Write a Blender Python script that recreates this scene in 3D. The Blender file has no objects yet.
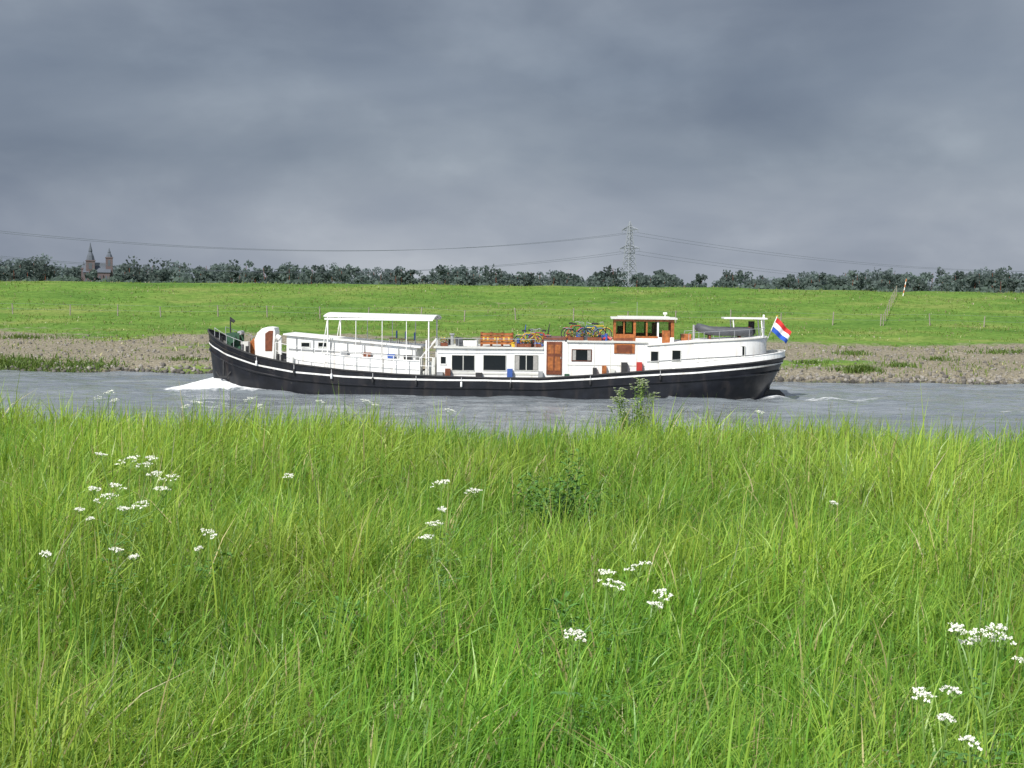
import bpy, math, random
import numpy as np
from mathutils import Matrix, Vector
random.seed(7)
RNG = np.random.default_rng(11)
scene = bpy.context.scene
COL = scene.collection

# ------------------------------------------------------------ noise
_LAT = np.random.default_rng(3).random((256, 256))
def vnoise(x, y):
    x = np.asarray(x, float); y = np.asarray(y, float)
    xi = np.floor(x).astype(int); yi = np.floor(y).astype(int)
    fx = x - xi; fy = y - yi
    fx = fx*fx*(3-2*fx); fy = fy*fy*(3-2*fy)
    a = _LAT[xi & 255, yi & 255]; b = _LAT[(xi+1) & 255, yi & 255]
    c = _LAT[xi & 255, (yi+1) & 255]; d = _LAT[(xi+1) & 255, (yi+1) & 255]
    return (a*(1-fx)+b*fx)*(1-fy)+(c*(1-fx)+d*fx)*fy
def fbm(x, y, o=4):
    s = 0; a = .5; n = 0
    for i in range(o):
        s = s + a*vnoise(x*2**i+17.3*i, y*2**i+9.1*i); n += a; a *= .5
    return s/n

# ------------------------------------------------------------ materials
def new_mat(name):
    m = bpy.data.materials.new(name); m.use_nodes = True
    nt = m.node_tree
    return m, nt, nt.nodes["Principled BSDF"], nt.nodes["Material Output"]
def pmat(name, col, rough=.5, var=.12, scale=3.0, metallic=0, bump=0, spec=.5, dirt=None, dscale=1.2, damt=.7):
    m, nt, b, out = new_mat(name)
    tc = nt.nodes.new("ShaderNodeTexCoord")
    n = nt.nodes.new("ShaderNodeTexNoise"); n.inputs["Scale"].default_value = scale
    n.inputs["Detail"].default_value = 6
    nt.links.new(tc.outputs["Object"], n.inputs["Vector"])
    r = nt.nodes.new("ShaderNodeValToRGB")
    r.color_ramp.elements[0].position = .3; r.color_ramp.elements[1].position = .7
    r.color_ramp.elements[0].color = (*[c*(1-var) for c in col], 1)
    r.color_ramp.elements[1].color = (*[min(1, c*(1+var)) for c in col], 1)
    nt.links.new(n.outputs["Fac"], r.inputs["Fac"])
    src = r.outputs["Color"]
    if dirt:
        mp = nt.nodes.new("ShaderNodeMapping"); mp.inputs["Scale"].default_value = (4, 4, .5)
        nt.links.new(tc.outputs["Object"], mp.inputs["Vector"])
        n2 = nt.nodes.new("ShaderNodeTexNoise"); n2.inputs["Scale"].default_value = dscale
        n2.inputs["Detail"].default_value = 8
        nt.links.new(mp.outputs["Vector"], n2.inputs["Vector"])
        r2 = nt.nodes.new("ShaderNodeValToRGB")
        r2.color_ramp.elements[0].position = .52; r2.color_ramp.elements[1].position = .75
        r2.color_ramp.elements[0].color = (0, 0, 0, 1); r2.color_ramp.elements[1].color = (damt, damt, damt, 1)
        nt.links.new(n2.outputs["Fac"], r2.inputs["Fac"])
        mx = nt.nodes.new("ShaderNodeMixRGB"); mx.inputs["Color2"].default_value = (*dirt, 1)
        nt.links.new(r2.outputs["Color"], mx.inputs["Fac"]); nt.links.new(src, mx.inputs["Color1"])
        src = mx.outputs["Color"]
    nt.links.new(src, b.inputs["Base Color"])
    b.inputs["Roughness"].default_value = rough
    b.inputs["Metallic"].default_value = metallic
    b.inputs["Specular IOR Level"].default_value = spec
    return m
def leaf_mat(name, trans=.35, rough=.5, spec=.3, tscale=(1.15, 1.1, .6)):
    m, nt, b, out = new_mat(name)
    a = nt.nodes.new("ShaderNodeAttribute"); a.attribute_name = "Col"
    nt.links.new(a.outputs["Color"], b.inputs["Base Color"])
    b.inputs["Roughness"].default_value = rough; b.inputs["Specular IOR Level"].default_value = spec
    t = nt.nodes.new("ShaderNodeBsdfTranslucent")
    mul = nt.nodes.new("ShaderNodeMixRGB"); mul.blend_type = 'MULTIPLY'; mul.inputs["Fac"].default_value = 1
    mul.inputs["Color2"].default_value = (*tscale, 1)
    nt.links.new(a.outputs["Color"], mul.inputs["Color1"]); nt.links.new(mul.outputs["Color"], t.inputs["Color"])
    mx = nt.nodes.new("ShaderNodeMixShader"); mx.inputs["Fac"].default_value = trans
    nt.links.new(b.outputs["BSDF"], mx.inputs[1]); nt.links.new(t.outputs["BSDF"], mx.inputs[2])
    nt.links.new(mx.outputs["Shader"], out.inputs["Surface"])
    return m

M_white = pmat("white_paint", (.88, .88, .86), .4, .03, 2, dirt=(.46, .38, .29), dscale=1.0, damt=.5)
M_cream = pmat("roof_cream", (.62, .62, .58), .6, .08, 3)
M_black = pmat("hull_black", (.011, .012, .017), .32, .4, 2, dirt=(.05, .042, .04), dscale=.6, spec=.45)
M_wood = pmat("varnished_wood", (.36, .12, .035), .35, .4, 5, dirt=(.14, .06, .03), dscale=2)
M_dkwood = pmat("dark_wood", (.17, .052, .024), .4, .35, 5)
M_deck = pmat("deck_paint", (.20, .19, .17), .8, .2, 3)
M_steel = pmat("galvanised", (.42, .43, .44), .5, .15, 3, metallic=.3)
M_dark = pmat("dark_rubber", (.03, .03, .032), .7, .3, 5)
M_grey = pmat("grey_rubber", (.075, .08, .09), .6, .2, 5)
M_mgrey = pmat("grey_paint", (.30, .31, .32), .6, .15, 4)
M_green = pmat("green_paint", (.03, .09, .05), .5, .2, 5)
M_red = pmat("red_cloth", (.60, .03, .03), .8, .08, 5)
M_blue = pmat("blue_cloth", (.02, .09, .45), .8, .08, 5)
M_wcloth = pmat("white_cloth", (.85, .85, .85), .8, .04, 5)
M_yel = pmat("yellow_paint", (.7, .45, .04), .5, .08, 5)
M_orange = pmat("orange_paint", (.65, .22, .08), .6, .1, 5)
M_redp = pmat("red_paint", (.45, .04, .03), .5, .1, 5)
M_bluep = pmat("blue_paint", (.04, .1, .35), .5, .1, 5)
M_curt = pmat("curtain", (.35, .34, .32), .9, .2, 8)
M_brick = pmat("church_stone", (.125, .095, .10), .9, .15, .3)
M_slate = pmat("church_slate", (.09, .105, .13), .8, .15, .3)
M_pyl = pmat("pylon_steel", (.24, .265, .30), .7, .1, 1)
M_wire = pmat("wire", (.13, .15, .18), .7, .1, 1)
M_post = pmat("fence_wood", (.30, .27, .22), .9, .25, 4)

m, nt, b, out = new_mat("window_glass"); M_glass = m
b.inputs["Base Color"].default_value = (.012, .015, .018, 1); b.inputs["Roughness"].default_value = .06
tcn = nt.nodes.new("ShaderNodeTexCoord"); nn = nt.nodes.new("ShaderNodeTexNoise"); nn.inputs["Scale"].default_value = 1.5
nt.links.new(tcn.outputs["Object"], nn.inputs["Vector"]); bb = nt.nodes.new("ShaderNodeBump"); bb.inputs["Strength"].default_value = .15
nt.links.new(nn.outputs["Fac"], bb.inputs["Height"]); nt.links.new(bb.outputs["Normal"], b.inputs["Normal"])
m, nt, b, out = new_mat("clear_glass"); M_clear = m
g = nt.nodes.new("ShaderNodeBsdfGlossy"); g.inputs["Roughness"].default_value = .03
t = nt.nodes.new("ShaderNodeBsdfTransparent"); t.inputs["Color"].default_value = (.75, .8, .8, 1)
fr = nt.nodes.new("ShaderNodeFresnel"); mx = nt.nodes.new("ShaderNodeMixShader")
nt.links.new(fr.outputs[0], mx.inputs[0]); nt.links.new(t.outputs[0], mx.inputs[1]); nt.links.new(g.outputs[0], mx.inputs[2])
nt.links.new(mx.outputs[0], out.inputs["Surface"])

# ------------------------------------------------------------ mesh helpers
class MB:
    def __init__(s, mats): s.v = []; s.f = []; s.mi = []; s.mats = list(mats)
    def m(s, mat):
        if mat not in s.mats: s.mats.append(mat)
        return s.mats.index(mat)
    def add(s, vs, fs, mat):
        o = len(s.v); s.v.extend([tuple(p) for p in vs]); k = s.m(mat)
        for f in fs: s.f.append([i+o for i in f]); s.mi.append(k)
    def box(s, x0, x1, y0, y1, z0, z1, mat):
        x0, x1 = sorted((x0, x1)); y0, y1 = sorted((y0, y1)); z0, z1 = sorted((z0, z1))
        vs = [(x0,y0,z0),(x1,y0,z0),(x1,y1,z0),(x0,y1,z0),(x0,y0,z1),(x1,y0,z1),(x1,y1,z1),(x0,y1,z1)]
        s.add(vs, [(0,3,2,1),(4,5,6,7),(0,1,5,4),(1,2,6,5),(2,3,7,6),(3,0,4,7)], mat)
    def tube(s, pts, r, mat, n=6, closed=False, r1=None):
        pts = [Vector(p) for p in pts]; N = len(pts); vs = []; fs = []
        for i, p in enumerate(pts):
            if closed: d = pts[(i+1) % N]-pts[i-1]
            else: d = pts[min(i+1, N-1)]-pts[max(i-1, 0)]
            d.normalize()
            ref = Vector((0, 1, 0)) if abs(d.y) < .9 else Vector((1, 0, 0))
            a = d.cross(ref).normalized(); bb = d.cross(a)
            rr = r if r1 is None else r+(r1-r)*i/(N-1)
            for k in range(n):
                an = 2*math.pi*k/n
                vs.append(p+a*(rr*math.cos(an))+bb*(rr*math.sin(an)))
        for i in range(N if closed else N-1):
            j = (i+1) % N
            for k in range(n):
                fs.append((i*n+k, i*n+(k+1) % n, j*n+(k+1) % n, j*n+k))
        if not closed:
            fs.append(tuple(range(n))[::-1]); fs.append(tuple((N-1)*n+k for k in range(n)))
        s.add(vs, fs, mat)
    def prism(s, prof, y0, y1, mat):
        n = len(prof); vs = [(x, y0, z) for x, z in prof]+[(x, y1, z) for x, z in prof]
        fs = [tuple(range(n)), tuple(range(n, 2*n))[::-1]]+[(i, (i+1) % n+0, (i+1) % n+n, i+n) for i in range(n)]
        s.add(vs, fs, mat)
    def build(s, name, parent=None, bevel=0, smooth=False, matrix=None):
        me = bpy.data.meshes.new(name); me.from_pydata(s.v, [], s.f)
        for mt in s.mats: me.materials.append(mt)
        me.polygons.foreach_set("material_index", s.mi)
        if smooth: me.polygons.foreach_set("use_smooth", [True]*len(s.f))
        me.update()
        o = bpy.data.objects.new(name, me); COL.objects.link(o)
        if parent: o.parent = parent
        if matrix is not None: o.matrix_world = matrix
        if bevel:
            bm = o.modifiers.new("bev", 'BEVEL'); bm.width = bevel; bm.segments = 2; bm.limit_method = 'ANGLE'
        return o
def fast_mesh(name, co, quads, tris, mat, col=None, smooth=False):
    me = bpy.data.meshes.new(name)
    co = np.asarray(co, np.float32)
    me.vertices.add(len(co)); me.vertices.foreach_set("co", co.ravel())
    nq = len(quads); ntv = len(tris)
    loops = np.concatenate([np.asarray(quads, np.int32).ravel(), np.asarray(tris, np.int32).ravel()]).astype(np.int32)
    me.loops.add(len(loops)); me.loops.foreach_set("vertex_index", loops)
    me.polygons.add(nq+ntv)
    st = np.concatenate([np.arange(nq)*4, nq*4+np.arange(ntv)*3]).astype(np.int32)
    me.polygons.foreach_set("loop_start", st)
    if smooth: me.polygons.foreach_set("use_smooth", np.ones(nq+ntv, bool))
    me.update(calc_edges=True)
    if col is not None:
        a = me.attributes.new("Col", 'FLOAT_COLOR', 'POINT')
        c = np.ones((len(co), 4), np.float32); c[:, :3] = col
        a.data.foreach_set("color", c.ravel())
    me.materials.append(mat)
    o = bpy.data.objects.new(name, me); COL.objects.link(o)
    return o
EMPT = np.zeros((0, 3), int)

# ------------------------------------------------------------ terrain
WZ = -3.9
FP = np.array([(60,-6),(87,-5),(89.3,-4.3),(90.3,-3.75),(92,-3.25),(98,-2.7),(105,-2.05),(112,-1.25),(116,-.75),(124,.65),(132,1.9),(134,2.0),(138,2.0),(150,0),(170,-2),(6000,-2)], float)
def crest(x): return np.clip(14.2-.07*x, 9, 22)
def gz(x, y):
    x = np.asarray(x, float); y = np.asarray(y, float)
    d = y-crest(x)
    near = -.3*np.log1p(np.exp(np.clip(d*2.2, -30, 30)))/2.2
    near = np.maximum(near, -6)+.10*(fbm(x*.35+5, y*.35, 3)-.5)
    fy = y+np.clip(.05*x, -6, 6)
    far = np.interp(fy, FP[:, 0], FP[:, 1])
    k = np.clip((fy-90)/4, 0, 1)*np.clip((300-fy)/100, 0, 1)
    far = far+k*(.35*(fbm(x*.25, y*.25, 4)-.5)+.10*(fbm(x*1.3, y*1.3, 3)-.5))
    far = far+.25*(fbm(x*.02+3, y*0+2, 2)-.5)*np.clip((fy-110)/20, 0, 1)
    return np.where(y < 45, near, far)
xs = np.concatenate([[-5000,-2500,-1200,-600,-300,-200,-140,-110], np.arange(-90, 90.1, .5), [110,140,200,300,600,1200,2500,5000]])
ys = np.concatenate([[-400,-100,-40,-15], np.arange(-8, 34, .5), [36,40,45,60,75,84], np.arange(86, 146, .4), [150,156,163,170,200,260,400,800,1500,3000,6000]])
X, Y = np.meshgrid(xs, ys)
Z = gz(X, Y)
nx = len(xs); ny = len(ys)
idx = np.arange(nx*ny).reshape(ny, nx)
q = np.stack([idx[:-1, :-1], idx[:-1, 1:], idx[1:, 1:], idx[1:, :-1]], -1).reshape(-1, 4)
def dryness(x, y):
    fy = y+np.clip(.05*x, -6, 6)
    edge = 108+6*(fbm(x*.09+70, y*0+3, 3)-.5)
    band = np.clip((fy-89.5)/1.0, 0, 1)*np.clip((edge-fy)/5, 0, 1)
    side = 1-.22*np.clip((x+4)/14, 0, 1)
    d = band*np.clip(fbm(x*.10+9, y*.20, 5)*2.8-.55, 0, 1)*side
    d = d+.35*np.clip(fbm(x*.05+40, y*.3, 4)*3-1.6, 0, 1)*(fy > 104)*(fy < 128)
    return np.clip(d, 0, 1)
FY = Y+np.clip(.05*X, -6, 6)
dry = dryness(X, Y)
mud = np.clip(1-np.abs(FY-89.2)/1.6, 0, 1)+((Y < 45)*1.0)*np.clip((Y-20)/5, 0, 1)
nearg = (Y < 45)*1.0
gcol = np.stack([dry, np.clip(mud, 0, 1), nearg], -1).reshape(-1, 3)

m, nt, b, out = new_mat("ground"); M_ground = m
L = nt.links
geo = nt.nodes.new("ShaderNodeNewGeometry"); at = nt.nodes.new("ShaderNodeAttribute"); at.attribute_name = "Col"
sp = nt.nodes.new("ShaderNodeSeparateColor"); L.new(at.outputs["Color"], sp.inputs[0])
def noise(scale, detail=8, mapping=None, rough=.6):
    n = nt.nodes.new("ShaderNodeTexNoise"); n.inputs["Scale"].default_value = scale; n.inputs["Detail"].default_value = detail
    n.inputs["Roughness"].default_value = rough
    if mapping:
        mp = nt.nodes.new("ShaderNodeMapping"); mp.inputs["Scale"].default_value = mapping
        L.new(geo.outputs["Position"], mp.inputs["Vector"]); L.new(mp.outputs["Vector"], n.inputs["Vector"])
    else: L.new(geo.outputs["Position"], n.inputs["Vector"])
    return n
def ramp(src, stops):
    r = nt.nodes.new("ShaderNodeValToRGB"); e = r.color_ramp.elements
    e[0].position, e[0].color = stops[0][0], (*stops[0][1], 1)
    e[1].position, e[1].color = stops[-1][0], (*stops[-1][1], 1)
    for p, c in stops[1:-1]:
        k = e.new(p); k.color = (*c, 1)
    L.new(src, r.inputs["Fac"]); return r
def mix(f, a, b_, bt='MIX'):
    x = nt.nodes.new("ShaderNodeMixRGB"); x.blend_type = bt
    if isinstance(f, float): x.inputs["Fac"].default_value = f
    else: L.new(f, x.inputs["Fac"])
    for s_, v in (("Color1", a), ("Color2", b_)):
        if isinstance(v, tuple): x.inputs[s_].default_value = (*v, 1)
        else: L.new(v, x.inputs[s_])
    return x.outputs["Color"]
n1 = noise(.09, 8, (1, 3.2, 1)); n2 = noise(2.2, 8); n3 = noise(7, 5)
g1 = ramp(n1.outputs["Fac"], [(.32, (.085, .175, .032)), (.5, (.13, .23, .042)), (.66, (.205, .26, .068))])
g2 = ramp(n2.outputs["Fac"], [(.3, (.6, .66, .6)), (.55, (1, 1, 1)), (.75, (1.25, 1.15, 1.2))])
green = mix(1.0, g1.outputs["Color"], g2.outputs["Color"], 'MULTIPLY')
d1 = ramp(n3.outputs["Fac"], [(.3, (.10, .09, .065)), (.5, (.23, .205, .15)), (.7, (.38, .345, .27))])
n4 = noise(1.1, 10)
dm = nt.nodes.new("ShaderNodeMath"); dm.operation = 'ADD'; L.new(sp.outputs[0], dm.inputs[0]); L.new(n4.outputs["Fac"], dm.inputs[1])
dr = ramp(dm.outputs[0], [(.74, (0, 0, 0)), (1.06, (1, 1, 1))])
c = mix(dr.outputs["Color"], green, d1.outputs["Color"])
c = mix(sp.outputs[1], c, (.07, .065, .05))
soil = ramp(n2.outputs["Fac"], [(.3, (.04, .065, .015)), (.7, (.08, .13, .025))])
c = mix(sp.outputs[2], c, soil.outputs["Color"])
L.new(c, b.inputs["Base Color"]); b.inputs["Roughness"].default_value = .95; b.inputs["Specular IOR Level"].default_value = .1
bn = nt.nodes.new("ShaderNodeBump"); bn.inputs["Strength"].default_value = .7; bn.inputs["Distance"].default_value = .2
L.new(n2.outputs["Fac"], bn.inputs["Height"]); L.new(bn.outputs["Normal"], b.inputs["Normal"])
fast_mesh("ground", np.stack([X, Y, Z], -1).reshape(-1, 3), q, EMPT, M_ground, gcol, smooth=True)

# ------------------------------------------------------------ foreground grass
def blades(bx, by, bz, h, w, lean, az, ns=4, pw=2.0):
    n = len(bx); face = RNG.random(n)*math.pi
    t = np.linspace(0, 1, ns+1)[None, :]
    hx = np.cos(az)[:, None]*(lean*h)[:, None]*t**pw; hy = np.sin(az)[:, None]*(lean*h)[:, None]*t**pw
    hz = h[:, None]*(t-.42*np.clip(lean, 0, 1.6)[:, None]*t**2.6)
    wd = w[:, None]*.5*(1-t**2.2)*(.7+.6*t)
    wx = np.cos(face)[:, None]*wd; wy = np.sin(face)[:, None]*wd
    cx = bx[:, None]+hx; cy = by[:, None]+hy; cz = bz[:, None]+hz
    Lf = np.stack([cx-wx, cy-wy, cz], -1)[:, :ns]; Rt = np.stack([cx+wx, cy+wy, cz], -1)[:, :ns]
    tip = np.stack([cx[:, -1], cy[:, -1], cz[:, -1]], -1)[:, None]
    co = np.concatenate([Lf, Rt, tip], 1)
    k = 2*ns+1; o = (np.arange(n)*k)[:, None]
    qs = np.concatenate([o+np.array([[i, ns+i, ns+i+1, i+1]]) for i in range(ns-1)], 0)
    tr = o+np.array([[ns-1, 2*ns-1, 2*ns]])
    tt = np.concatenate([t[0, :ns], t[0, :ns], [1.]])
    return co.reshape(-1, 3), qs, tr, tt
def grass_points(y0, y1, dens, half=.42, extra=1.2):
    A = (y1-y0)*2*(half*y1+extra); n = int(A*dens)
    x = (RNG.random(n)*2-1)*(half*y1+extra); y = y0+(y1-y0)*RNG.random(n)
    k = np.abs(x) < half*y+extra
    return x[k], y[k]
def grass_zone(y0, y1, dens, wmul, ns):
    x, y = grass_points(y0, y1, dens)
    cell = .11*max(1, wmul*.8)
    ix = np.floor(x/cell); iy = np.floor(y/cell)
    jx = vnoise(ix*1.37+.5, iy*1.91+.5); jy = vnoise(ix*2.13+50.5, iy*1.17+.5); jr = vnoise(ix*3.31+9.5, iy*2.77+31.5)
    tx = (ix+jx)*cell; ty = (iy+jy)*cell
    pull = .45*RNG.random(len(x))
    ox = x-tx; oy = y-ty
    x = x-ox*pull; y = y-oy*pull
    if y1 > 13:
        k = y < crest(x)+3.5; x, y, ox, oy, jr = x[k], y[k], ox[k], oy[k], jr[k]
    n = len(x)
    P = fbm(x*.7+2, y*.55+8, 4); P2 = fbm(x*2.6+30, y*2.6, 3)
    h = (.32+.25*RNG.random(n))*(.50+.95*P)*(.62+.76*P2)*(.78+.5*jr)
    w = (.0050+.0065*RNG.random(n)**1.5)*wmul
    lean = np.abs(RNG.normal(.45, .37, n)); lean[RNG.random(n) < .10] += .7
    az = np.arctan2(oy+.0, ox+.0)+RNG.normal(0, .7, n); az = np.where(RNG.random(n) < .35, RNG.normal(.1, .8, n), az)
    co, qs, tr, tt = blades(x, y, gz(x, y)-.01, h, w, lean, az, ns)
    D = fbm(x*1.1+60, y*.8+20, 3)
    br = (.72+.56*RNG.random(n))*(.72+.56*D); ye = np.clip(RNG.normal(.34, .24, n)+(P-.5)*1.5+(jr-.5)*.5, 0, 1)
    base = np.array([.160, .345, .048]); yel = np.array([.36, .49, .085]); straw = np.array([.58, .52, .28])
    c = (base*(1-ye[:, None])+yel*ye[:, None])*br[:, None]
    s_ = RNG.random(n) < .04; c[s_] = straw*(.6+.5*RNG.random(s_.sum()))[:, None]
    dk = RNG.random(n) < .14; c[dk] *= np.array([.55, .68, .8])
    k = len(tt); cc = np.repeat(c[:, None, :], k, 1)
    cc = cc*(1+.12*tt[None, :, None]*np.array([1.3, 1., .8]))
    return co, qs, tr, cc.reshape(-1, 3)
parts = [grass_zone(1.6, 5, 1900, 1.0, 4), grass_zone(5, 9, 1400, 1.15, 4), grass_zone(9, 13, 1000, 1.5, 3), grass_zone(13, 19, 750, 1.9, 3)]
co = []; qs = []; tr = []; cc = []; o = 0
for a, b_, c_, d_ in parts:
    co.append(a); qs.append(b_+o); tr.append(c_+o); cc.append(d_); o += len(a)
M_grass = leaf_mat("grass_blades", .42, .40, .45, tscale=(1.2, 1.1, .6))
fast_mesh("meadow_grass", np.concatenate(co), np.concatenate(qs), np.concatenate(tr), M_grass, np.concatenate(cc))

# flowering grass stalks with seed heads
def stalks():
    xs_, ys_ = grass_points(2.2, 15, 8); n = len(xs_)
    h = .45+.28*RNG.random(n); zs_ = gz(xs_, ys_); az = RNG.normal(.2, 1.3, n); lean = np.abs(RNG.normal(.18, .12, n))
    co, qs, tr, tt = blades(xs_, ys_, zs_, h, np.full(n, .004), lean, az, 4)
    c = np.repeat(np.array([[.26, .38, .09]]), len(co), 0)
    C = [co]; Q = [qs]; T = [tr]; K = [c]; o = len(co)
    M = 22
    t = 1-.26*RNG.random((n, M))
    sx = xs_[:, None]+np.cos(az)[:, None]*(lean*h)[:, None]*t**2+RNG.normal(0, .005, (n, M))*(1.6-(t-.74)*5)
    sy = ys_[:, None]+np.sin(az)[:, None]*(lean*h)[:, None]*t**2+RNG.normal(0, .005, (n, M))*(1.6-(t-.74)*5)
    sz = zs_[:, None]+h[:, None]*(t-.42*lean[:, None]*t**2.6)
    co, qs, tr, tt = blades(sx.ravel(), sy.ravel(), sz.ravel(), .014+.01*RNG.random(n*M), np.full(n*M, .0035), np.full(n*M, .5), RNG.random(n*M)*6.28, 2)
    hue = RNG.random(n)[:, None]
    cb = np.array([[.26, .22, .12]])*hue+np.array([[.30, .38, .13]])*(1-hue)
    cb = np.repeat(cb, M*len(tt), 0)
    C.append(co); Q.append(qs+o); T.append(tr+o); K.append(cb)
    fast_mesh("flowering_grass_stalks", np.concatenate(C), np.concatenate(Q), np.concatenate(T), M_grass, np.concatenate(K))
stalks()

# ------------------------------------------------------------ cow parsley and weeds
M_petal = pmat("umbel_petals", (.76, .77, .67), .8, .08, 30)
M_stem = pmat("plant_stem", (.18, .30, .07), .6, .2, 20)
M_leafg = pmat("weed_leaf", (.08, .20, .035), .5, .3, 20)
M_leafy = pmat("spurge_leaf", (.28, .40, .08), .5, .25, 20)
M_rust = pmat("dock_seed", (.16, .12, .06), .8, .3, 30)
def leafq(mb, p, d, l, w, mat, up=.3):
    d = Vector(d).normalized(); s_ = d.cross(Vector((0, 0, 1)))
    if s_.length < .01: s_ = Vector((1, 0, 0))
    s_.normalize(); p = Vector(p); u = Vector((0, 0, 1))
    vs = [p, p+d*l*.35+s_*w+u*l*up*.3, p+d*l*.75+s_*w*.7+u*l*up*.2, p+d*l-u*l*.15, p+d*l*.75-s_*w*.7+u*l*up*.2, p+d*l*.35-s_*w+u*l*up*.3, p+d*l*.5+u*l*up*.15]
    mb.add(vs, [(0, 1, 6), (1, 2, 6), (2, 3, 6), (3, 4, 6), (4, 5, 6), (5, 0, 6)], mat)
def umbel(mb, c, R, rnd):
    c = Vector(c); base = c-Vector((0, 0, R*1.1)); N = rnd.randint(10, 14)
    tilt = Vector((rnd.uniform(-.3, .3), rnd.uniform(-.1, .35), 0))
    for i in range(N):
        a = i*2.4+rnd.uniform(-.3, .3); rr = R*math.sqrt((i+.5)/N)*rnd.uniform(.85, 1.15)
        e = c+Vector((rr*math.cos(a), rr*math.sin(a), -.25*rr*rr/R))
        e.z += tilt.dot(e-c)+rnd.uniform(-.005, .004)
        mb.tube([base, e], .0009, M_stem, 3)
        for k in range(rnd.randint(9, 14)):
            b2 = rnd.uniform(0, 6.28); r2 = R*.25*math.sqrt(rnd.random()); s_ = rnd.uniform(.0018, .0038)
            p = e+Vector((r2*math.cos(b2), r2*math.sin(b2), rnd.uniform(0, .007)))
            nx_, ny_ = rnd.uniform(-.8, .8), rnd.uniform(-.6, 1.2)
            mb.add([p+Vector((-s_, 0, -s_*nx_)), p+Vector((0, -s_, -s_*ny_)), p+Vector((s_, 0, s_*nx_)), p+Vector((0, s_, s_*ny_))], [(0, 1, 2, 3)], M_petal)
    return base
def parsley(x, y, heads, seed):
    rnd = random.Random(seed); mb = MB([M_stem]); z0 = float(gz(x, y))
    hmax = max(h for _, _, h, _ in heads)+.03; far = y > 12
    fork = Vector((x, y, z0+hmax*.55)); mb.tube([(x, y, z0), (x+.01, y, z0+hmax*.3), fork], .005, M_stem, 5)
    for dx, dy, h, R in heads:
        b_ = umbel(mb, (x+dx, y+dy, z0+h+.03), R*1.1, rnd)
        f2 = fork.lerp(b_, .5)+Vector((dx*.15, dy*.15, -.02))
        mb.tube([fork, f2, b_], .004 if far else .0025, M_stem, 4)
    for i in range(7):
        a = rnd.uniform(0, 6.28); zz = z0+rnd.uniform(.1, .7)*hmax
        for k in range(7):
            leafq(mb, (x+.03*k*math.cos(a), y+.03*k*math.sin(a), zz+.008*k), (math.cos(a+(-1)**k), math.sin(a+(-1)**k), .1), .05-.004*k, .009, M_leafg)
    mb.build("cow_parsley")
PL = [
 (-2.02, 7.4, [(0, 0, .76, .055), (-.15, 0, .78, .025), (.06, .1, .72, .045), (.13, 0, .68, .035), (.24, -.1, .68, .05), (.2, -.1, .62, .04), (.10, .05, .76, .03)]),
 (-2.0, 7.0, [(-.03, 0, .62, .05), (.14, 0, .58, .04), (.05, .05, .55, .03), (-.1, .05, .65, .03), (.0, .1, .66, .035)]),
 (-1.45, 6.7, [(0, 0, .50, .035), (-.05, 0, .42, .02)]),
 (-.33, 7.2, [(-.03, 0, .70, .04), (.14, 0, .66, .035)]),
 (-.36, 6.6, [(0, 0, .58, .035), (-.03, -.1, .53, .03), (.03, .1, .63, .02)]),
 (.42, 5.5, [(.09, 0, .60, .045), (-.04, 0, .57, .035), (-.02, -.12, .55, .05), (.16, -.2, .53, .035), (.13, -.25, .50, .03)]),
 (.21, 4.6, [(0, 0, .53, .03), (.03, .1, .51, .02)]),
 (1.50, 4.35, [(-.02, 0, .62, .04), (.05, .04, .60, .04), (-.09, .02, .63, .025), (.01, -.05, .65, .03), (.09, -.1, .56, .035), (-.04, .05, .58, .03)]),
 (1.22, 3.95, [(-.04, 0, .54, .03), (.05, .02, .545, .025), (.0, -.1, .50, .022)]),
 (1.24, 3.7, [(0, 0, .48, .025)]),
 (-2.35, 7.6, [(0, 0, .45, .025), (.06, 0, .4, .02)]), (-1.75, 6.2, [(0, 0, .50, .025), (.06, .05, .46, .02)]), (-2.1, 6.3, [(0, 0, .46, .02)]),
 (-1.4, 8.8, [(0, 0, .5, .03)]), (1.9, 8.2, [(0, 0, .45, .02)]), (2.9, 7.4, [(0, 0, .4, .025)]),
 (-4.15, 14.1, [(0, 0, .60, .05), (.1, 0, .66, .05), (.16, 0, .58, .04)]),
 (-1.45, 14.0, [(0, 0, .62, .05), (.09, 0, .58, .04)]), (-3.3, 14.2, [(0, 0, .54, .04), (.12, 0, .58, .05)]),
 (-1.9, 13.9, [(0, 0, .60, .04)]), (-.6, 13.6, [(0, 0, .55, .05)]), (2.4, 13.6, [(0, 0, .55, .04)]), (-2.6, 13.9, [(0, 0, .62, .05), (.1, 0, .55, .05)]),
]
for i, (x, y, hd) in enumerate(PL): parsley(x, y, hd, 50+i)

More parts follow.
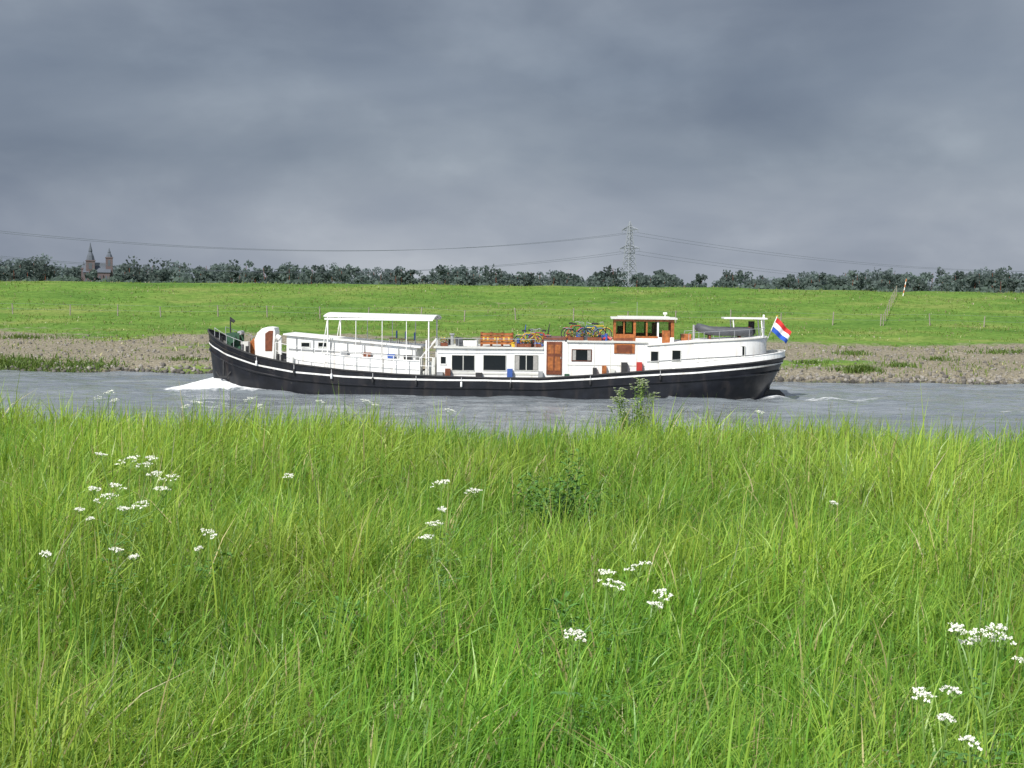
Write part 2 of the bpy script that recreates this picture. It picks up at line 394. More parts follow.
def weed(name, x, y, h, nst, spread, mat, ll, seed, flowers=0):
    rnd = random.Random(seed); mb = MB([M_stem]); z0 = float(gz(x, y))
    for s_ in range(nst):
        a = rnd.uniform(0, 6.28); r = spread*rnd.random()**.6; hh = h*rnd.uniform(.7, 1.05)*(1-.3*r/max(spread, .01))
        top = Vector((x+r*math.cos(a), y+r*math.sin(a), z0+hh)); base = Vector((x+r*.2*math.cos(a), y+r*.2*math.sin(a), z0))
        mid = base.lerp(top, .5)+Vector((0, 0, .04)); mb.tube([base, mid, top], .0035, M_stem, 4, r1=.002)
        n = int(hh/.022)
        for k in range(n):
            t_ = .25+.75*k/n; p = base.lerp(top, t_); an = k*2.4+s_
            l = ll*(1.15-.7*t_)*rnd.uniform(.7, 1.2)
            leafq(mb, p, (math.cos(an), math.sin(an), .45), l, l*.17, mat)
        if flowers:
            for k in range(flowers):
                p = top+Vector((rnd.uniform(-.05, .05), rnd.uniform(-.05, .05), rnd.uniform(-.04, .02)))
                for j in range(6): leafq(mb, p, (math.cos(j), math.sin(j), .5), .02, .008, M_leafy if j % 2 else M_petal)
    mb.build(name)
weed("flowering_weed", 1.22, 13.9, 1.0, 20, .24, M_leafy, .085, 1, 12)
weed("thistle_plant", .24, 5.9, .62, 3, .07, M_leafg, .12, 2)
weed("thistle_plant", -.75, 6.0, .52, 5, .16, M_leafg, .12, 3)
weed("thistle_plant", .40, 9.2, .68, 22, .42, M_leafg, .12, 4)
weed("thistle_plant", -.85, 4.2, .33, 3, .10, M_leafg, .10, 5)
weed("thistle_plant", -1.3, 5.4, .42, 4, .12, M_leafg, .11, 6)
def dock(x, y, h, seed):
    rnd = random.Random(seed); mb = MB([M_rust]); z0 = float(gz(x, y))
    top = Vector((x-.04, y, z0+h)); base = Vector((x, y, z0)); mb.tube([base, base.lerp(top, .5)+Vector((.012, 0, 0)), top], .003, M_stem, 5, r1=.0015)
    for k in range(45):
        t_ = .72+.28*rnd.random(); p = base.lerp(top, t_); an = rnd.uniform(0, 6.28)
        leafq(mb, p, (math.cos(an)*.5, math.sin(an)*.5, 1), .016, .003, M_rust)
    for k in range(5):
        an = rnd.uniform(0, 6.28); leafq(mb, base.lerp(top, .1+.08*k), (math.cos(an), math.sin(an), .4), .16, .022, M_leafg)
    mb.build("dock_plant")
dock(-1.47, 7.0, .80, 1)

# ------------------------------------------------------------ far bank vegetation
def far_veg():
    n = 90000
    x = (RNG.random(n)*2-1)*75; fy = 90.3+RNG.random(n)**1.2*44; y = fy-np.clip(.05*x, -6, 6)
    p = fbm(x*.35, y*.6, 3); d = dryness(x, y); k = RNG.random(n) < np.clip(p*3-1.0, .03, 1)*(1-.87*d)
    x = x[k]; y = y[k]; fy = fy[k]; n = len(x)
    h = .10+.22*RNG.random(n)**2; h[fy < 104] *= 1.4
    co, qs, tr, tt = blades(x, y, gz(x, y)-.02, h, .05+.06*RNG.random(n), np.abs(RNG.normal(.4, .3, n)), RNG.random(n)*6.28, 2)
    c = np.array([.125, .225, .038])+(RNG.random((n, 1))*np.array([[.13, .10, .05]]))
    st = RNG.random(n) < .16; c[st] = [.33, .30, .18]
    wf = (RNG.random(n) < .05) & (fy < 112); c[wf] = [.65, .62, .35]
    C = [co]; Q = [qs]; T = [tr]; K = [np.repeat(c, len(tt), 0)]; o = len(co)
    spots = [(-34, 92.2, 4.0, 1.3, 1900, .50), (-28, 92.0, 2.2, .8, 500, .42), (-38, 92.4, 4, 1.3, 1000, .5), (22.5, 90.9, 1.3, .5, 380, .5),
             (25.5, 92.5, .8, .5, 150, .45), (-22, 94, 1.5, .6, 160, .3), (24, 99, 1.2, .6, 160, .4), (-12, 95, 2, .6, 150, .3), (35, 100, 2, .8, 220, .4), (-36, 104, 2.5, .6, 250, .35), (29, 96, 1, .6, 120, .4), (20, 94.5, 1, .5, 120, .35)]
    for cx, cy, rx, ry, m_, hh in spots:
        x = RNG.normal(cx, rx*.6, m_); y = RNG.normal(cy, ry*.6, m_)
        co, qs, tr, tt = blades(x, y, gz(x, y)-.03, hh*(.5+.7*RNG.random(m_)), .06+.06*RNG.random(m_), np.abs(RNG.normal(.5, .35, m_)), RNG.random(m_)*6.28, 3)
        c = np.array([.09, .165, .035])+(RNG.random((m_, 1))*np.array([[.11, .12, .04]]))
        C.append(co); Q.append(qs+o); T.append(tr+o); K.append(np.repeat(c, len(tt), 0)); o += len(co)
    fast_mesh("dike_vegetation", np.concatenate(C), np.concatenate(Q), np.concatenate(T), M_grass, np.concatenate(K))
far_veg()
# riprap stones
phi = (1+5**.5)/2
ICO = np.array([(-1,phi,0),(1,phi,0),(-1,-phi,0),(1,-phi,0),(0,-1,phi),(0,1,phi),(0,-1,-phi),(0,1,-phi),(phi,0,-1),(phi,0,1),(-phi,0,-1),(-phi,0,1)])/1.9
ICF = np.array([(0,11,5),(0,5,1),(0,1,7),(0,7,10),(0,10,11),(1,5,9),(5,11,4),(11,10,2),(10,7,6),(7,1,8),(3,9,4),(3,4,2),(3,2,6),(3,6,8),(3,8,9),(4,9,5),(2,4,11),(6,2,10),(8,6,7),(9,8,1)])
n = 9000
x = (RNG.random(n)*2-1)*70; fy = np.where(RNG.random(n) < .3, RNG.normal(90.1, .4, n), 90+RNG.random(n)**1.5*15)
y = fy-np.clip(.05*x, -6, 6); s_ = (.06+.15*RNG.random(n)**2)*np.where(fy > 91.5, .6, .9)
v = ICO[None]*(1+.5*(RNG.random((n, 12, 1))-.5))*s_[:, None, None]*(.7+.6*RNG.random((n, 1, 3)))
v = v+np.stack([x, y, gz(x, y)+s_*.15], -1)[:, None]
cs = (.09+.22*RNG.random((n, 1)))*np.array([[1, .93, .82]]); cs[fy < 90.2] *= .45
m, nt, b, out = new_mat("stone"); M_stone = m
a = nt.nodes.new("ShaderNodeAttribute"); a.attribute_name = "Col"; nt.links.new(a.outputs["Color"], b.inputs["Base Color"]); b.inputs["Roughness"].default_value = .9
fast_mesh("riprap_stones", v.reshape(-1, 3), np.zeros((0, 4), int), (ICF[None]+(np.arange(n)*12)[:, None, None]).reshape(-1, 3), M_stone, np.repeat(cs, 12, 0))

# fence along the dike foot
mb = MB([M_post])
pts = []
for i, xx in enumerate(np.arange(-75, 75, 4.2)):
    xx = xx+random.uniform(-.5, .5); yy = 115.5-np.clip(.05*xx, -6, 6); zz = float(gz(xx, yy)); hh = 1.0+random.uniform(-.15, .1)
    mb.tube([(xx, yy, zz-.1), (xx+random.uniform(-.1, .1), yy, zz+hh)], .05, M_post, 6)
    pts.append((xx, yy, zz))
for dz in (.45, .9): mb.tube([(p[0], p[1]-.06, p[2]+dz) for p in pts], .006, M_wire, 3)
mb.build("wire_fence")
# rail fence running up the dike and marker pole
mb = MB([M_post]); st = []
for i in range(8):
    t_ = i/7; xx = 30.0+4.8*t_; yy = 114+14*t_; z_ = float(gz(xx, yy)); st.append((xx, yy, z_))
    mb.tube([(xx, yy, z_-.1), (xx, yy, z_+.95)], .035, M_post, 5)
for dz in (.88,): mb.tube([(p[0], p[1]-.04, p[2]+dz) for p in st], .015, M_post, 5)
mb.build("rail_fence")
mb = MB([M_orange]); px_, py_ = 35.4, 128.0; pz_ = float(gz(px_, py_))
for k in range(6): mb.tube([(px_+.045*k, py_, pz_+.26*k), (px_+.045*(k+1), py_, pz_+.26*(k+1))], .04, M_orange if k % 2 else M_white, 8)
mb.build("marker_post")

# ------------------------------------------------------------ distant trees
def treeline():
    C = []; Kc = []
    rnd = np.random.default_rng(5)
    mbt = MB([M_dkwood])
    specs = []
    def toppx(px):   # skyline height above the eye level, in metres at 700 m
        return np.interp(px, [-300,0,40,60,130,170,300,420,560,640,700,760,850,950,1024,1300], [10,11,12,10.5,12,11,11,10.5,9.5,9.5,8,9,11.5,13,13,12])
    for i in range(760):
        a = rnd.uniform(-.55, .55); d = rnd.uniform(560, 900); px = 512+a*1407
        cl = .62+.85*float(fbm(a*38+3, d*.004, 3))
        H = (toppx(px)*d/700+3.7)*rnd.uniform(.68, 1.06)*cl
        specs.append((a*d, d, H, rnd.uniform(.30, .58), rnd.uniform(.8, 1.2)))
    for px, top, d, wr, br in [(612, 31, 640, .38, .6), (140, 28, 600, .8, .6), (152, 27, 610, .7, .6), (45, 28, 600, .75, .65), (33, 29, 610, .6, .65), (401, 26, 620, .5, .65), (325, 23, 600, .35, .75), (600, 24, 640, .35, .7), (440, 26, 640, .45, .8), (230, 28, 640, .5, .9), (205, 28, 620, .5, .9), (842, 28, 700, .5, .8), (990, 30, 640, .7, .8), (930, 29, 690, .4, .8), (875, 27, 690, .5, .9), (20, 27, 600, .6, .8), (530, 25, 650, .4, .9), (360, 24, 650, .35, .9), (700, 22, 650, .3, .9), (655, 23, 650, .4, .85)]:
        specs.append(((px-512)/1407*d, d, top/1407*d+3.7, wr, br))
    for (x, y, H, wr, br) in specs:
        mbt.tube([(x, y, -2.1), (x+rnd.normal(0, .2), y, -2+H*.35), (x+rnd.normal(0, .3), y, -2+H*.8)], .3, M_dkwood, 5, r1=.08)
        nl = rnd.integers(6, 10)
        for l in range(nl):
            an = rnd.uniform(0, 6.28); rr = H*wr*.55*rnd.random()**.5
            lc = np.array([x+rr*math.cos(an), y+rr*math.sin(an), -2+H*rnd.uniform(.3, .86)])
            R = H*wr*rnd.uniform(.28, .5)*(1.15-.4*(lc[2]+2)/H)
            m_ = 30
            dirs = rnd.normal(size=(m_, 3)); dirs /= np.linalg.norm(dirs, axis=1)[:, None]
            p = lc+dirs*R*(rnd.random((m_, 1))**.35)*np.array([1, 1, .8])
            u = rnd.normal(size=(m_, 3)); u /= np.linalg.norm(u, axis=1)[:, None]
            w = np.cross(u, rnd.normal(size=(m_, 3))); w /= np.linalg.norm(w, axis=1)[:, None]
            s_ = rnd.uniform(.4, .95, (m_, 1))
            C.append(np.stack([p-u*s_, p-w*s_*.8, p+u*s_, p+w*s_*.8], 1))
            hz = np.clip((y-560)/340, 0, 1)  # aerial haze painted into the leaf colour, paler and bluer with distance
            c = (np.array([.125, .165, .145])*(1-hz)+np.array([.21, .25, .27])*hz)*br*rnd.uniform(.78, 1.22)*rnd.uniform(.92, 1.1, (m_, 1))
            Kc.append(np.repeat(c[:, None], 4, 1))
    m_ = 12000; a = rnd.uniform(-.55, .55, m_); d = rnd.uniform(540, 600, m_)
    p = np.stack([a*d, d, -2+rnd.random(m_)*(4+4*fbm(a*60, d*0, 3))], -1)
    u = rnd.normal(size=(m_, 3)); u /= np.linalg.norm(u, axis=1)[:, None]
    w = np.cross(u, rnd.normal(size=(m_, 3))); w /= np.linalg.norm(w, axis=1)[:, None]
    C.append(np.stack([p-u, p-w*.8, p+u, p+w*.8], 1)); c = np.array([.135, .18, .155])*rnd.uniform(.8, 1.2, (m_, 1)); Kc.append(np.repeat(c[:, None], 4, 1))
    co = np.concatenate(C).reshape(-1, 3); cc = np.concatenate(Kc).reshape(-1, 3)
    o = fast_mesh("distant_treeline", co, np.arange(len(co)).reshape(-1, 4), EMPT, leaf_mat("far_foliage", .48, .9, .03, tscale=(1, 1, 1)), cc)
    mbt.build("trunks", parent=o)
treeline()

# ------------------------------------------------------------ church
ch = bpy.data.objects.new("church", None); COL.objects.link(ch); ch.location = (-189, 640, -2); ch.rotation_euler = (0, 0, .25)
mb = MB([M_brick])
mb.box(-5.5, 6, -5, 5, 0, 9.5, M_brick)
for xx in (-4.3, -1.5, 1.5, 4.3): mb.box(xx-.4, xx+.4, -5.06, -4.9, 3, 8, M_slate); mb.box(xx+1.1, xx+1.5, -5.6, -5, 0, 8.5, M_brick)
mb.build("nave", ch)
mb = MB([M_slate]); mb.add([(-5.8, -5.4, 9.5), (6.3, -5.4, 9.5), (6.3, 5.4, 9.5), (-5.8, 5.4, 9.5), (-5, 0, 14), (6.3, 0, 14)], [(0, 1, 5, 4), (2, 3, 4, 5), (0, 4, 3), (1, 2, 5)], M_slate); mb.build("nave_roof", ch)
def tower(x, y, w, h, hs, name):
    mb = MB([M_brick]); mb.box(x-w, x+w, y-w, y+w, 0, h, M_brick)
    mb.box(x-w-.2, x+w+.2, y-w-.2, y+w+.2, h, h+.5, M_brick)
    mb.box(x-w*.35, x+w*.35, y-w-.05, y-w+.1, h-3.5, h-.8, M_slate)
    z = h+.5; n = 8; rings = [(w*1.05, 0), (w*.8, hs*.25), (w*.42, hs*.45), (w*.5, hs*.52), (w*.18, hs*.8), (.08, hs)]
    vs = []; fs = []
    for r, dz in rings:
        for k in range(n): vs.append((x+r*math.cos(k*math.pi/4+.39), y+r*math.sin(k*math.pi/4+.39), z+dz))
    for i in range(len(rings)-1):
        for k in range(n): fs.append((i*n+k, i*n+(k+1) % n, (i+1)*n+(k+1) % n, (i+1)*n+k))
    mb.add(vs, fs, M_slate); mb.build(name, ch)
tower(-2.5, -3, 1.9, 14.5, 8.0, "main_tower"); tower(5.6, -2, 1.5, 16, 4.2, "side_tower"); tower(-5.6, 0, 1.0, 11, 3.0, "stair_turret")

# ------------------------------------------------------------ pylons + wires
def pylon(x, y, rot=0):
    mb = MB([M_pyl]); H = 38.5; r = .17
    def hw(z): return 3.4*max(0, 1-z/H)**1.15*1.0+.5
    zs_ = [0, 5, 9.5, 13.5, 17, 20, 22.6, 25, 27.5, 30, 32.5, 35, 36.5]
    cor = lambda z: [(hw(z)*a, hw(z)*b_, z) for a, b_ in ((1, 1), (-1, 1), (-1, -1), (1, -1))]
    for k in range(4):
        mb.tube([cor(z)[k] for z in zs_]+[(0, 0, H)], r*1.5, M_pyl, 4)
    for i in range(len(zs_)-1):
        A = cor(zs_[i]); B = cor(zs_[i+1])
        for k in range(4):
            j = (k+1) % 4
            mb.tube([A[k], B[j]], r*.8, M_pyl, 4); mb.tube([A[j], B[k]], r*.8, M_pyl, 4); mb.tube([B[k], B[j]], r*.8, M_pyl, 4)
    for z, w in ((25., 7.5), (34.2, 6.0)):
        for sd in (-1, 1):
            for yy in (-.8, .8):
                mb.tube([(0, yy, z), (sd*w, 0, z)], r, M_pyl, 4); mb.tube([(0, yy, z+1.8), (sd*w, 0, z)], r, M_pyl, 4)
            for f in (.35, .65): mb.tube([(sd*w*f, 0, z), (sd*w*(f+.1), 0, z+1.8*(1-f))], r*.7, M_pyl, 4)
            for ff in (1, .55): mb.tube([(sd*w*ff, 0, z), (sd*w*ff, 0, z-1.6)], .13, M_pyl, 5)
    o = mb.build("electricity_pylon"); o.location = (x, y, -2); o.rotation_euler = (0, 0, rot); return o
PY = [(-265, 470), (57.5, 700), (520, 1010)]
for p in PY: pylon(*p, rot=math.radians(-55))
mb = MB([M_wire])
ra = math.radians(-55)
for i in range(2):
    (x0, y0), (x1, y1) = PY[i], PY[i+1]
    sag = 13.4 if i == 0 else 14
    for z, w in ((23.4, 7.5), (32.6, 6.)):
        for sd in (-1, 1):
            ox, oy = sd*w*math.cos(ra), sd*w*math.sin(ra)
            pts = []
            for k in range(33):
                t_ = k/32; pts.append((x0+(x1-x0)*t_+ox, y0+(y1-y0)*t_+oy, -2+z-sag*4*t_*(1-t_)))
            mb.tube(pts, .06, M_wire, 4)
mb.build("power_lines")

# ------------------------------------------------------------ the barge
BM = Matrix.Translation((-.82, 76.2, WZ)) @ Matrix.Rotation(math.radians(-3.3), 4, 'Z')
barge = bpy.data.objects.new("canal_barge", None); COL.objects.link(barge); barge.matrix_world = BM
S = 19.04
def PX(u): return (u-498)/(18.5 if u < 498 else 18.85)   # side-elevation drawing units -> metres
def UX(x): return x*(18.5 if x < 0 else 18.85)+498
def PZ(u, v): return (392+(u-208)*.0155-v)/S
XB, XL = -15.88, 31.28
SH = np.array([(203,3.3),(212,3.0),(228,2.55),(260,1.98),(300,1.55),(350,1.27),(400,1.1),(450,1.02),(500,.98),(550,1.0),(600,1.2),(650,1.45),(700,1.65),(750,1.95),(790,2.22)])
def sheer(x): return float(np.interp(UX(x), SH[:, 0], SH[:, 1]))
def smin(a): return max(0.0, min(1.0, a))
def hull_pt(u, v, off=0, side=-1):
    x0 = XB+XL*u; zs_ = sheer(x0); z = -.9+v*(zs_+.9)
    xb = XB+.35-.35*smin(z/3.1); xs_ = 14.2+1.25*smin(z/2.2)**.75
    x = xb+(xs_-xb)*u; vc = smin(v)
    a = .12+.12*(1-vc); c = .09+.2*(1-vc)**1.3
    fb = (1-(1-smin(u/a))**2)**.6; fs = (1-(1-smin((1-u)/c))**2.2)**.5
    g = float(np.interp(v, [0, .06, .18, .35, 1], [0, .8, .95, 1, 1.0]))
    return (x+(-off if u < .02 else 0)+(off if u > .98 else 0), side*(2.45*fb*fs*g+off), z)
US = [.5-.5*math.cos(math.pi*i/90) for i in range(91)]
US = [.35*i/90+.65*u for i, u in enumerate(US)]
VS = [0, .06, .12, .18, .25, .35, .45, .55, .65, .75, .85, .93, 1]
mb = MB([M_black])
for side in (-1, 1):
    vs = [hull_pt(u, v, 0, side) for u in US for v in VS]; nv = len(VS)
    fs = [(i*nv+j, (i+1)*nv+j, (i+1)*nv+j+1, i*nv+j+1) for i in range(90) for j in range(nv-1)]
    mb.add(vs, fs, M_black)
mb.build("hull", barge, smooth=True)
def vfor(u, dz):   # v parameter for a depth dz below the sheer
    zs_ = sheer(XB+XL*u); return 1-dz/(zs_+.9)
mb = MB([M_white])
for side in (-1, 1):
    dd = [float(np.interp(u, [0, .1, .3, .5, .75, 1], [.62, .48, .28, .13, .22, .28])) for u in US]
    A = [hull_pt(u, vfor(u, d-.045), .03, side) for u, d in zip(US, dd)]
    B = [hull_pt(u, vfor(u, d+.045), .03, side) for u, d in zip(US, dd)]
    mb.add(A+B, [(i, i+1, i+92, i+91) for i in range(90)], M_white)
    mb.tube([hull_pt(u, 1, 0, side) for u in US], .05, M_dark, 6)
    mb.tube([hull_pt(u, vfor(u, .42+d), .02, side) for u, d in zip(US, dd)], .055, M_black, 6)
mb.build("rubbing_strakes", barge)
mb = MB([M_deck])
dk = [(hull_pt(u, 1, -.02, -1), hull_pt(u, 1, -.02, 1)) for u in US[2:-2]]
vs = []
for a, b_ in dk: vs += [(a[0], a[1], a[2]-.30), (b_[0], b_[1], b_[2]-.30)]
mb.add(vs, [(2*i, 2*i+2, 2*i+3, 2*i+1) for i in range(len(dk)-1)], M_deck)
mb.build("deck", barge)
mb = MB([M_black]); mb.prism([(14.0, -.8), (15.4, -.8), (15.5, .15), (15.2, .42), (14.2, .45)], -.06, .06, M_black)
mb.tube([(14.6, 0, .3), (14.75, 0, 2.1)], .07, M_black, 8); mb.build("rudder", barge)
mb = MB([M_dark])
for u in (262, 300, 338, 380, 424, 470, 520, 600, 668):
    x = PX(u); z = sheer(x); uu = (x-XB)/XL; p = hull_pt(uu, vfor(uu, .42), .10)
    mb.tube([(p[0], p[1], z-.02), (p[0], p[1], z-.3)], .012, M_wcloth, 4)
    mb.tube([(p[0], p[1], z-.26), (p[0], p[1]-.02, z-.32), (p[0], p[1]-.02, z-.44), (p[0], p[1], z-.5)], .055, M_wcloth if u in (338, 470, 262) else M_dark, 8)
uu = .035; p = hull_pt(uu, .72, .06)
mb.tube([p, (p[0], p[1]-.05, p[2]-.9)], .05, M_dark, 6); mb.tube([(p[0]-.4, p[1]-.05, p[2]-.6), (p[0]-.2, p[1]-.08, p[2]-.88), (p[0]+.2, p[1]-.08, p[2]-.88), (p[0]+.4, p[1]-.05, p[2]-.6)], .05, M_dark, 6)
mb.build("fenders_and_anchor", barge)

def window(mb, u0, v0, u1, v1, y, fmat, glass=M_glass, fr=.05, mull=0, curtain=False):
    x0, x1 = PX(u0), PX(u1); z1, z0 = PZ(u0, v0), PZ(u0, v1)
    for a in ((x0-fr, x1+fr, z1, z1+fr), (x0-fr, x1+fr, z0-fr, z0), (x0-fr, x0, z0, z1), (x1, x1+fr, z0, z1)):
        mb.box(a[0], a[1], y-.045, y+.01, a[2], a[3], fmat)
    mb.box(x0, x1, y-.012, y+.01, z0, z1, glass)
    for k in range(mull):
        xm = x0+(x1-x0)*(k+1)/(mull+1); mb.box(xm-.02, xm+.02, y-.04, y-.013, z0, z1, fmat)
    if curtain:
        w = (x1-x0)
        mb.box(x0+.02, x0+w*.2, y-.018, y-.014, z0+.02, z1-.02, M_curt); mb.box(x1-w*.2, x1-.02, y-.018, y-.014, z0+.02, z1-.02, M_curt)
# --- main deckhouse
mb = MB([M_white]); YN = -1.85
mb.box(PX(441), PX(547), YN, -YN, .6, PZ(495, 349), M_white)
mb.box(PX(568), PX(649), YN, -YN, .6, PZ(600, 343), M_white)
mb.box(PX(547), PX(568), YN-.0, -YN, .6, PZ(556, 340), M_white)
mb.box(PX(438), PX(546.5), YN-.1, -YN+.1, PZ(495, 349), PZ(495, 347.3), M_cream)
mb.box(PX(546), PX(569), YN-.08, -YN+.08, PZ(556, 340), PZ(556, 338.5), M_dkwood)
mb.box(PX(569.5), PX(650), YN-.1, -YN+.1, PZ(600, 343), PZ(600, 341.3), M_cream)
mb.box(PX(441.5), PX(546.5), YN-.03, YN+.01, PZ(495, 375), PZ(495, 373), M_cream)
for a, b_ in ((456, 478), (487, 509), (518, 541)): window(mb, a, 355.5, b_, 370.5, YN, M_cream, fr=.03, mull=1 if a != 487 else 0, curtain=(a == 518))
window(mb, 575, 350, 594, 361, YN, M_dkwood, fr=.03, mull=0, curtain=True)
window(mb, 445, 357, 450, 364, YN, M_white)
for u in (571, 597, 613, 639, 646): mb.box(PX(u)-.02, PX(u)+.02, YN-.02, YN+.01, PZ(600, 373), PZ(600, 344), M_cream)
mb.box(PX(570), PX(648), YN-.025, YN+.01, PZ(600, 366), PZ(600, 365), M_cream)
mb.box(PX(616.5), PX(637), YN-.05, YN+.01, PZ(627, 354), PZ(627, 344), M_wood)
mb.box(PX(619), PX(634), YN-.06, YN-.045, PZ(627, 353), PZ(627, 345.5), M_dkwood)
mb.box(PX(549.5), PX(565), YN-.06, YN+.01, PZ(556, 375), PZ(556, 342), M_dkwood)
for v0, v1 in ((345, 354), (357, 371)):
    for u0, u1 in ((551, 556.5), (558, 563.5)):
        mb.box(PX(u0), PX(u1), YN-.075, YN-.055, PZ(556, v1), PZ(556, v0), M_wood)
mb.tube([(PX(563.9), YN-.1, PZ(556, 357)), (PX(563.9), YN-.1, PZ(556, 359))], .02, M_steel)
mb.tube([(PX(441), YN-.13, PZ(441, 351)), (PX(546), YN-.13, PZ(546, 351))], .018, M_steel, 5)
# gear standing on the side deck against the house
rnd = random.Random(21)
for k, u in enumerate((444, 452, 482, 513, 544, 570, 598, 607, 616, 626, 641)):
    x = PX(u); zd = sheer(x)-.3; hh = rnd.uniform(.45, .85); mt = (M_mgrey, M_dkwood, M_dark, M_bluep, M_mgrey, M_green, M_dark, M_wood, M_cream, M_dark, M_redp)[k]
    mb.box(x-.12, x+rnd.uniform(.08, .25), YN-.32, YN-.08, zd, zd+hh, mt)
mb.build("deckhouse", barge, bevel=.012)
mb = MB([M_wood])
z0 = PZ(500, 347.3)
for k in range(4):
    zz = z0+.12+k*.16; mb.box(PX(483), PX(515), -1.3, -1.24, zz, zz+.11, M_wood); mb.box(PX(483), PX(515), -.5, -.44, zz, zz+.11, M_dkwood)
for u in (483.5, 493, 504, 514):
    for yy in (-1.24, -.5): mb.box(PX(u)-.04, PX(u)+.04, yy, yy+.06, z0, z0+.75, M_dkwood)
mb.box(PX(485), PX(513), -1.2, -.55, z0+.3, z0+.36, M_wood)
for u in (486, 490, 497, 500, 506, 511): mb.box(PX(u)-.03, PX(u)+.05, -1.31, -1.3, z0+.34, z0+.5, M_yel)
mb.build("roof_bench", barge)
mb = MB([M_white])
mb.box(PX(458), PX(478), -.6, .6, z0, z0+.28, M_white); mb.box(PX(460), PX(476), -.5, .5, z0+.28, z0+.33, M_glass)
for u in (443, 462, 481, 500, 519, 538): mb.tube([(PX(u), -1.75, z0), (PX(u), -1.75, z0+.42)], .016, M_steel, 5)
mb.tube([(PX(443), -1.75, z0+.42), (PX(538), -1.75, z0+.42)], .016, M_steel, 5)
mb.tube([(PX(452), .3, z0), (PX(452), .3, z0+.55)], .09, M_steel, 8); mb.tube([(PX(452), .3, z0+.55), (PX(452), .3, z0+.62)], .15, M_steel, 8)
z1 = PZ(600, 341.3)
mb.box(PX(588), PX(612), -.9, .3, z1, z1+.22, M_grey); mb.box(PX(600), PX(609), -1.4, -1.0, z1, z1+.3, M_bluep)
rnd = random.Random(9)
mts = [M_dark, M_redp, M_bluep, M_yel, M_green, M_wood, M_dkwood, M_mgrey, M_grey, M_dark, M_dkwood]
for k in range(64):   # crates, cans, fenders, coiled gear stowed on the roofs
    if k < 30: u = rnd.uniform(516, 545); zz = z0
    elif k < 36: u = rnd.uniform(442, 482); zz = z0
    else: u = rnd.uniform(570, 612); zz = z1
    x = PX(u); yy = rnd.uniform(-1.6, 1.2); mt = rnd.choice(mts); a = rnd.uniform(.06, .2); h_ = rnd.uniform(.12, .5)
    if k % 3 == 0: mb.tube([(x, yy, zz), (x+rnd.uniform(-.06, .06), yy, zz+h_)], a*.7, mt, 8)
    elif k % 3 == 1: mb.prism([(x-a, zz), (x-a*.8, zz+h_), (x+a*.7, zz+h_*.9), (x+a, zz)], yy-.15, yy+.15, mt)
    else: mb.tube([(x-a*1.6, yy, zz+.08), (x, yy+.1, zz+.2), (x+a*1.6, yy, zz+.07)], .07, mt, 7)
for u, h_ in ((524, .95), (548, 1.0), (606, .9)):
    mb.tube([(PX(u), .2, z0), (PX(u)+.15, .2, z0+h_+.2)], .06, M_bluep if u == 524 else M_dark, 6, r1=.02)
mb.build("roof_fittings", barge)
mb = MB([M_dkwood]); rnd = random.Random(4)
for u0, u1, y_, zz in ((518, 534, -1.5, z0), (572, 586, -1.5, z1), (590, 604, -1.55, z1), (444, 451, -1.5, z0), (537, 544, -1.4, z0)):
    mb.box(PX(u0), PX(u1), y_-.12, y_+.12, zz, zz+.18, M_dkwood)
    for k in range(int(9*(u1-u0))):
        p = (rnd.uniform(PX(u0), PX(u1)), y_+rnd.uniform(-.14, .14), zz+.18+rnd.uniform(0, .25)); an = rnd.uniform(0, 6.28)
        leafq(mb, p, (math.cos(an), math.sin(an), .6), .1, .03, rnd.choice([M_leafg, M_leafg, M_leafy, M_redp, M_yel]))
mb.build("flower_boxes", barge)

# --- fore cabin trunk, sloping toward midship
mb = MB([M_white])
def slope(u): return float(np.interp(u, [288, 420], [335, 349]))
mb.prism([(PX(290), .9), (PX(290), PZ(290, 336)), (PX(294), PZ(294, 334.5)), (PX(420), PZ(420, 348)), (PX(420), .6)], -1.35, 1.35, M_white)
mb.prism([(PX(287), PZ(287, 335)), (PX(287), PZ(287, 333.5)), (PX(424), PZ(424, 346.8)), (PX(424), PZ(424, 348.6))], -1.5, 1.5, M_white)
mb.prism([(PX(330), .7), (PX(330), PZ(330, 354)), (PX(424), PZ(424, 361)), (PX(424), .6)], -1.9, -1.35, M_white)
mb.prism([(PX(292), PZ(292, 350)), (PX(292), PZ(292, 348.6)), (PX(418), PZ(418, 356)), (PX(418), PZ(418, 357.6))], -1.39, -1.35, M_mgrey)  # grey strip painted in as the gap shadow below the roof slab
for u in range(300, 420, 17): mb.box(PX(u)-.02, PX(u)+.02, -1.42, -1.35, PZ(u, slope(u)+15), PZ(u, slope(u)+2), M_mgrey)
for u in (305, 322): window(mb, u, 343, u+8, 347, -1.35, M_cream)
for u, c_ in ((345, M_mgrey), (368, M_dkwood), (392, M_bluep), (408, M_dark)):   # deck boxes on the side bench
    zt_ = PZ(u, 354+(u-330)*.075); mb.box(PX(u), PX(u+7), -1.8, -1.45, zt_, zt_+.22, c_)
mb.build("fore_cabin", barge)
mb = MB([M_white])
us = list(range(282, 442, 13))
for u in us:
    x = PX(u); mb.tube([(x, -2.15, sheer(x)-.05), (x, -2.15, sheer(x)+.95)], .022, M_white, 5)
    mb.tube([(x, 2.15, sheer(x)-.05), (x, 2.15, sheer(x)+.95)], .022, M_white, 5)
for yy in (-2.15, 2.15):
    for dz in (.5, .95): mb.tube([(PX(u), yy, sheer(PX(u))+dz) for u in us], .014, M_white, 5)
us = [216, 222, 230, 238, 247]
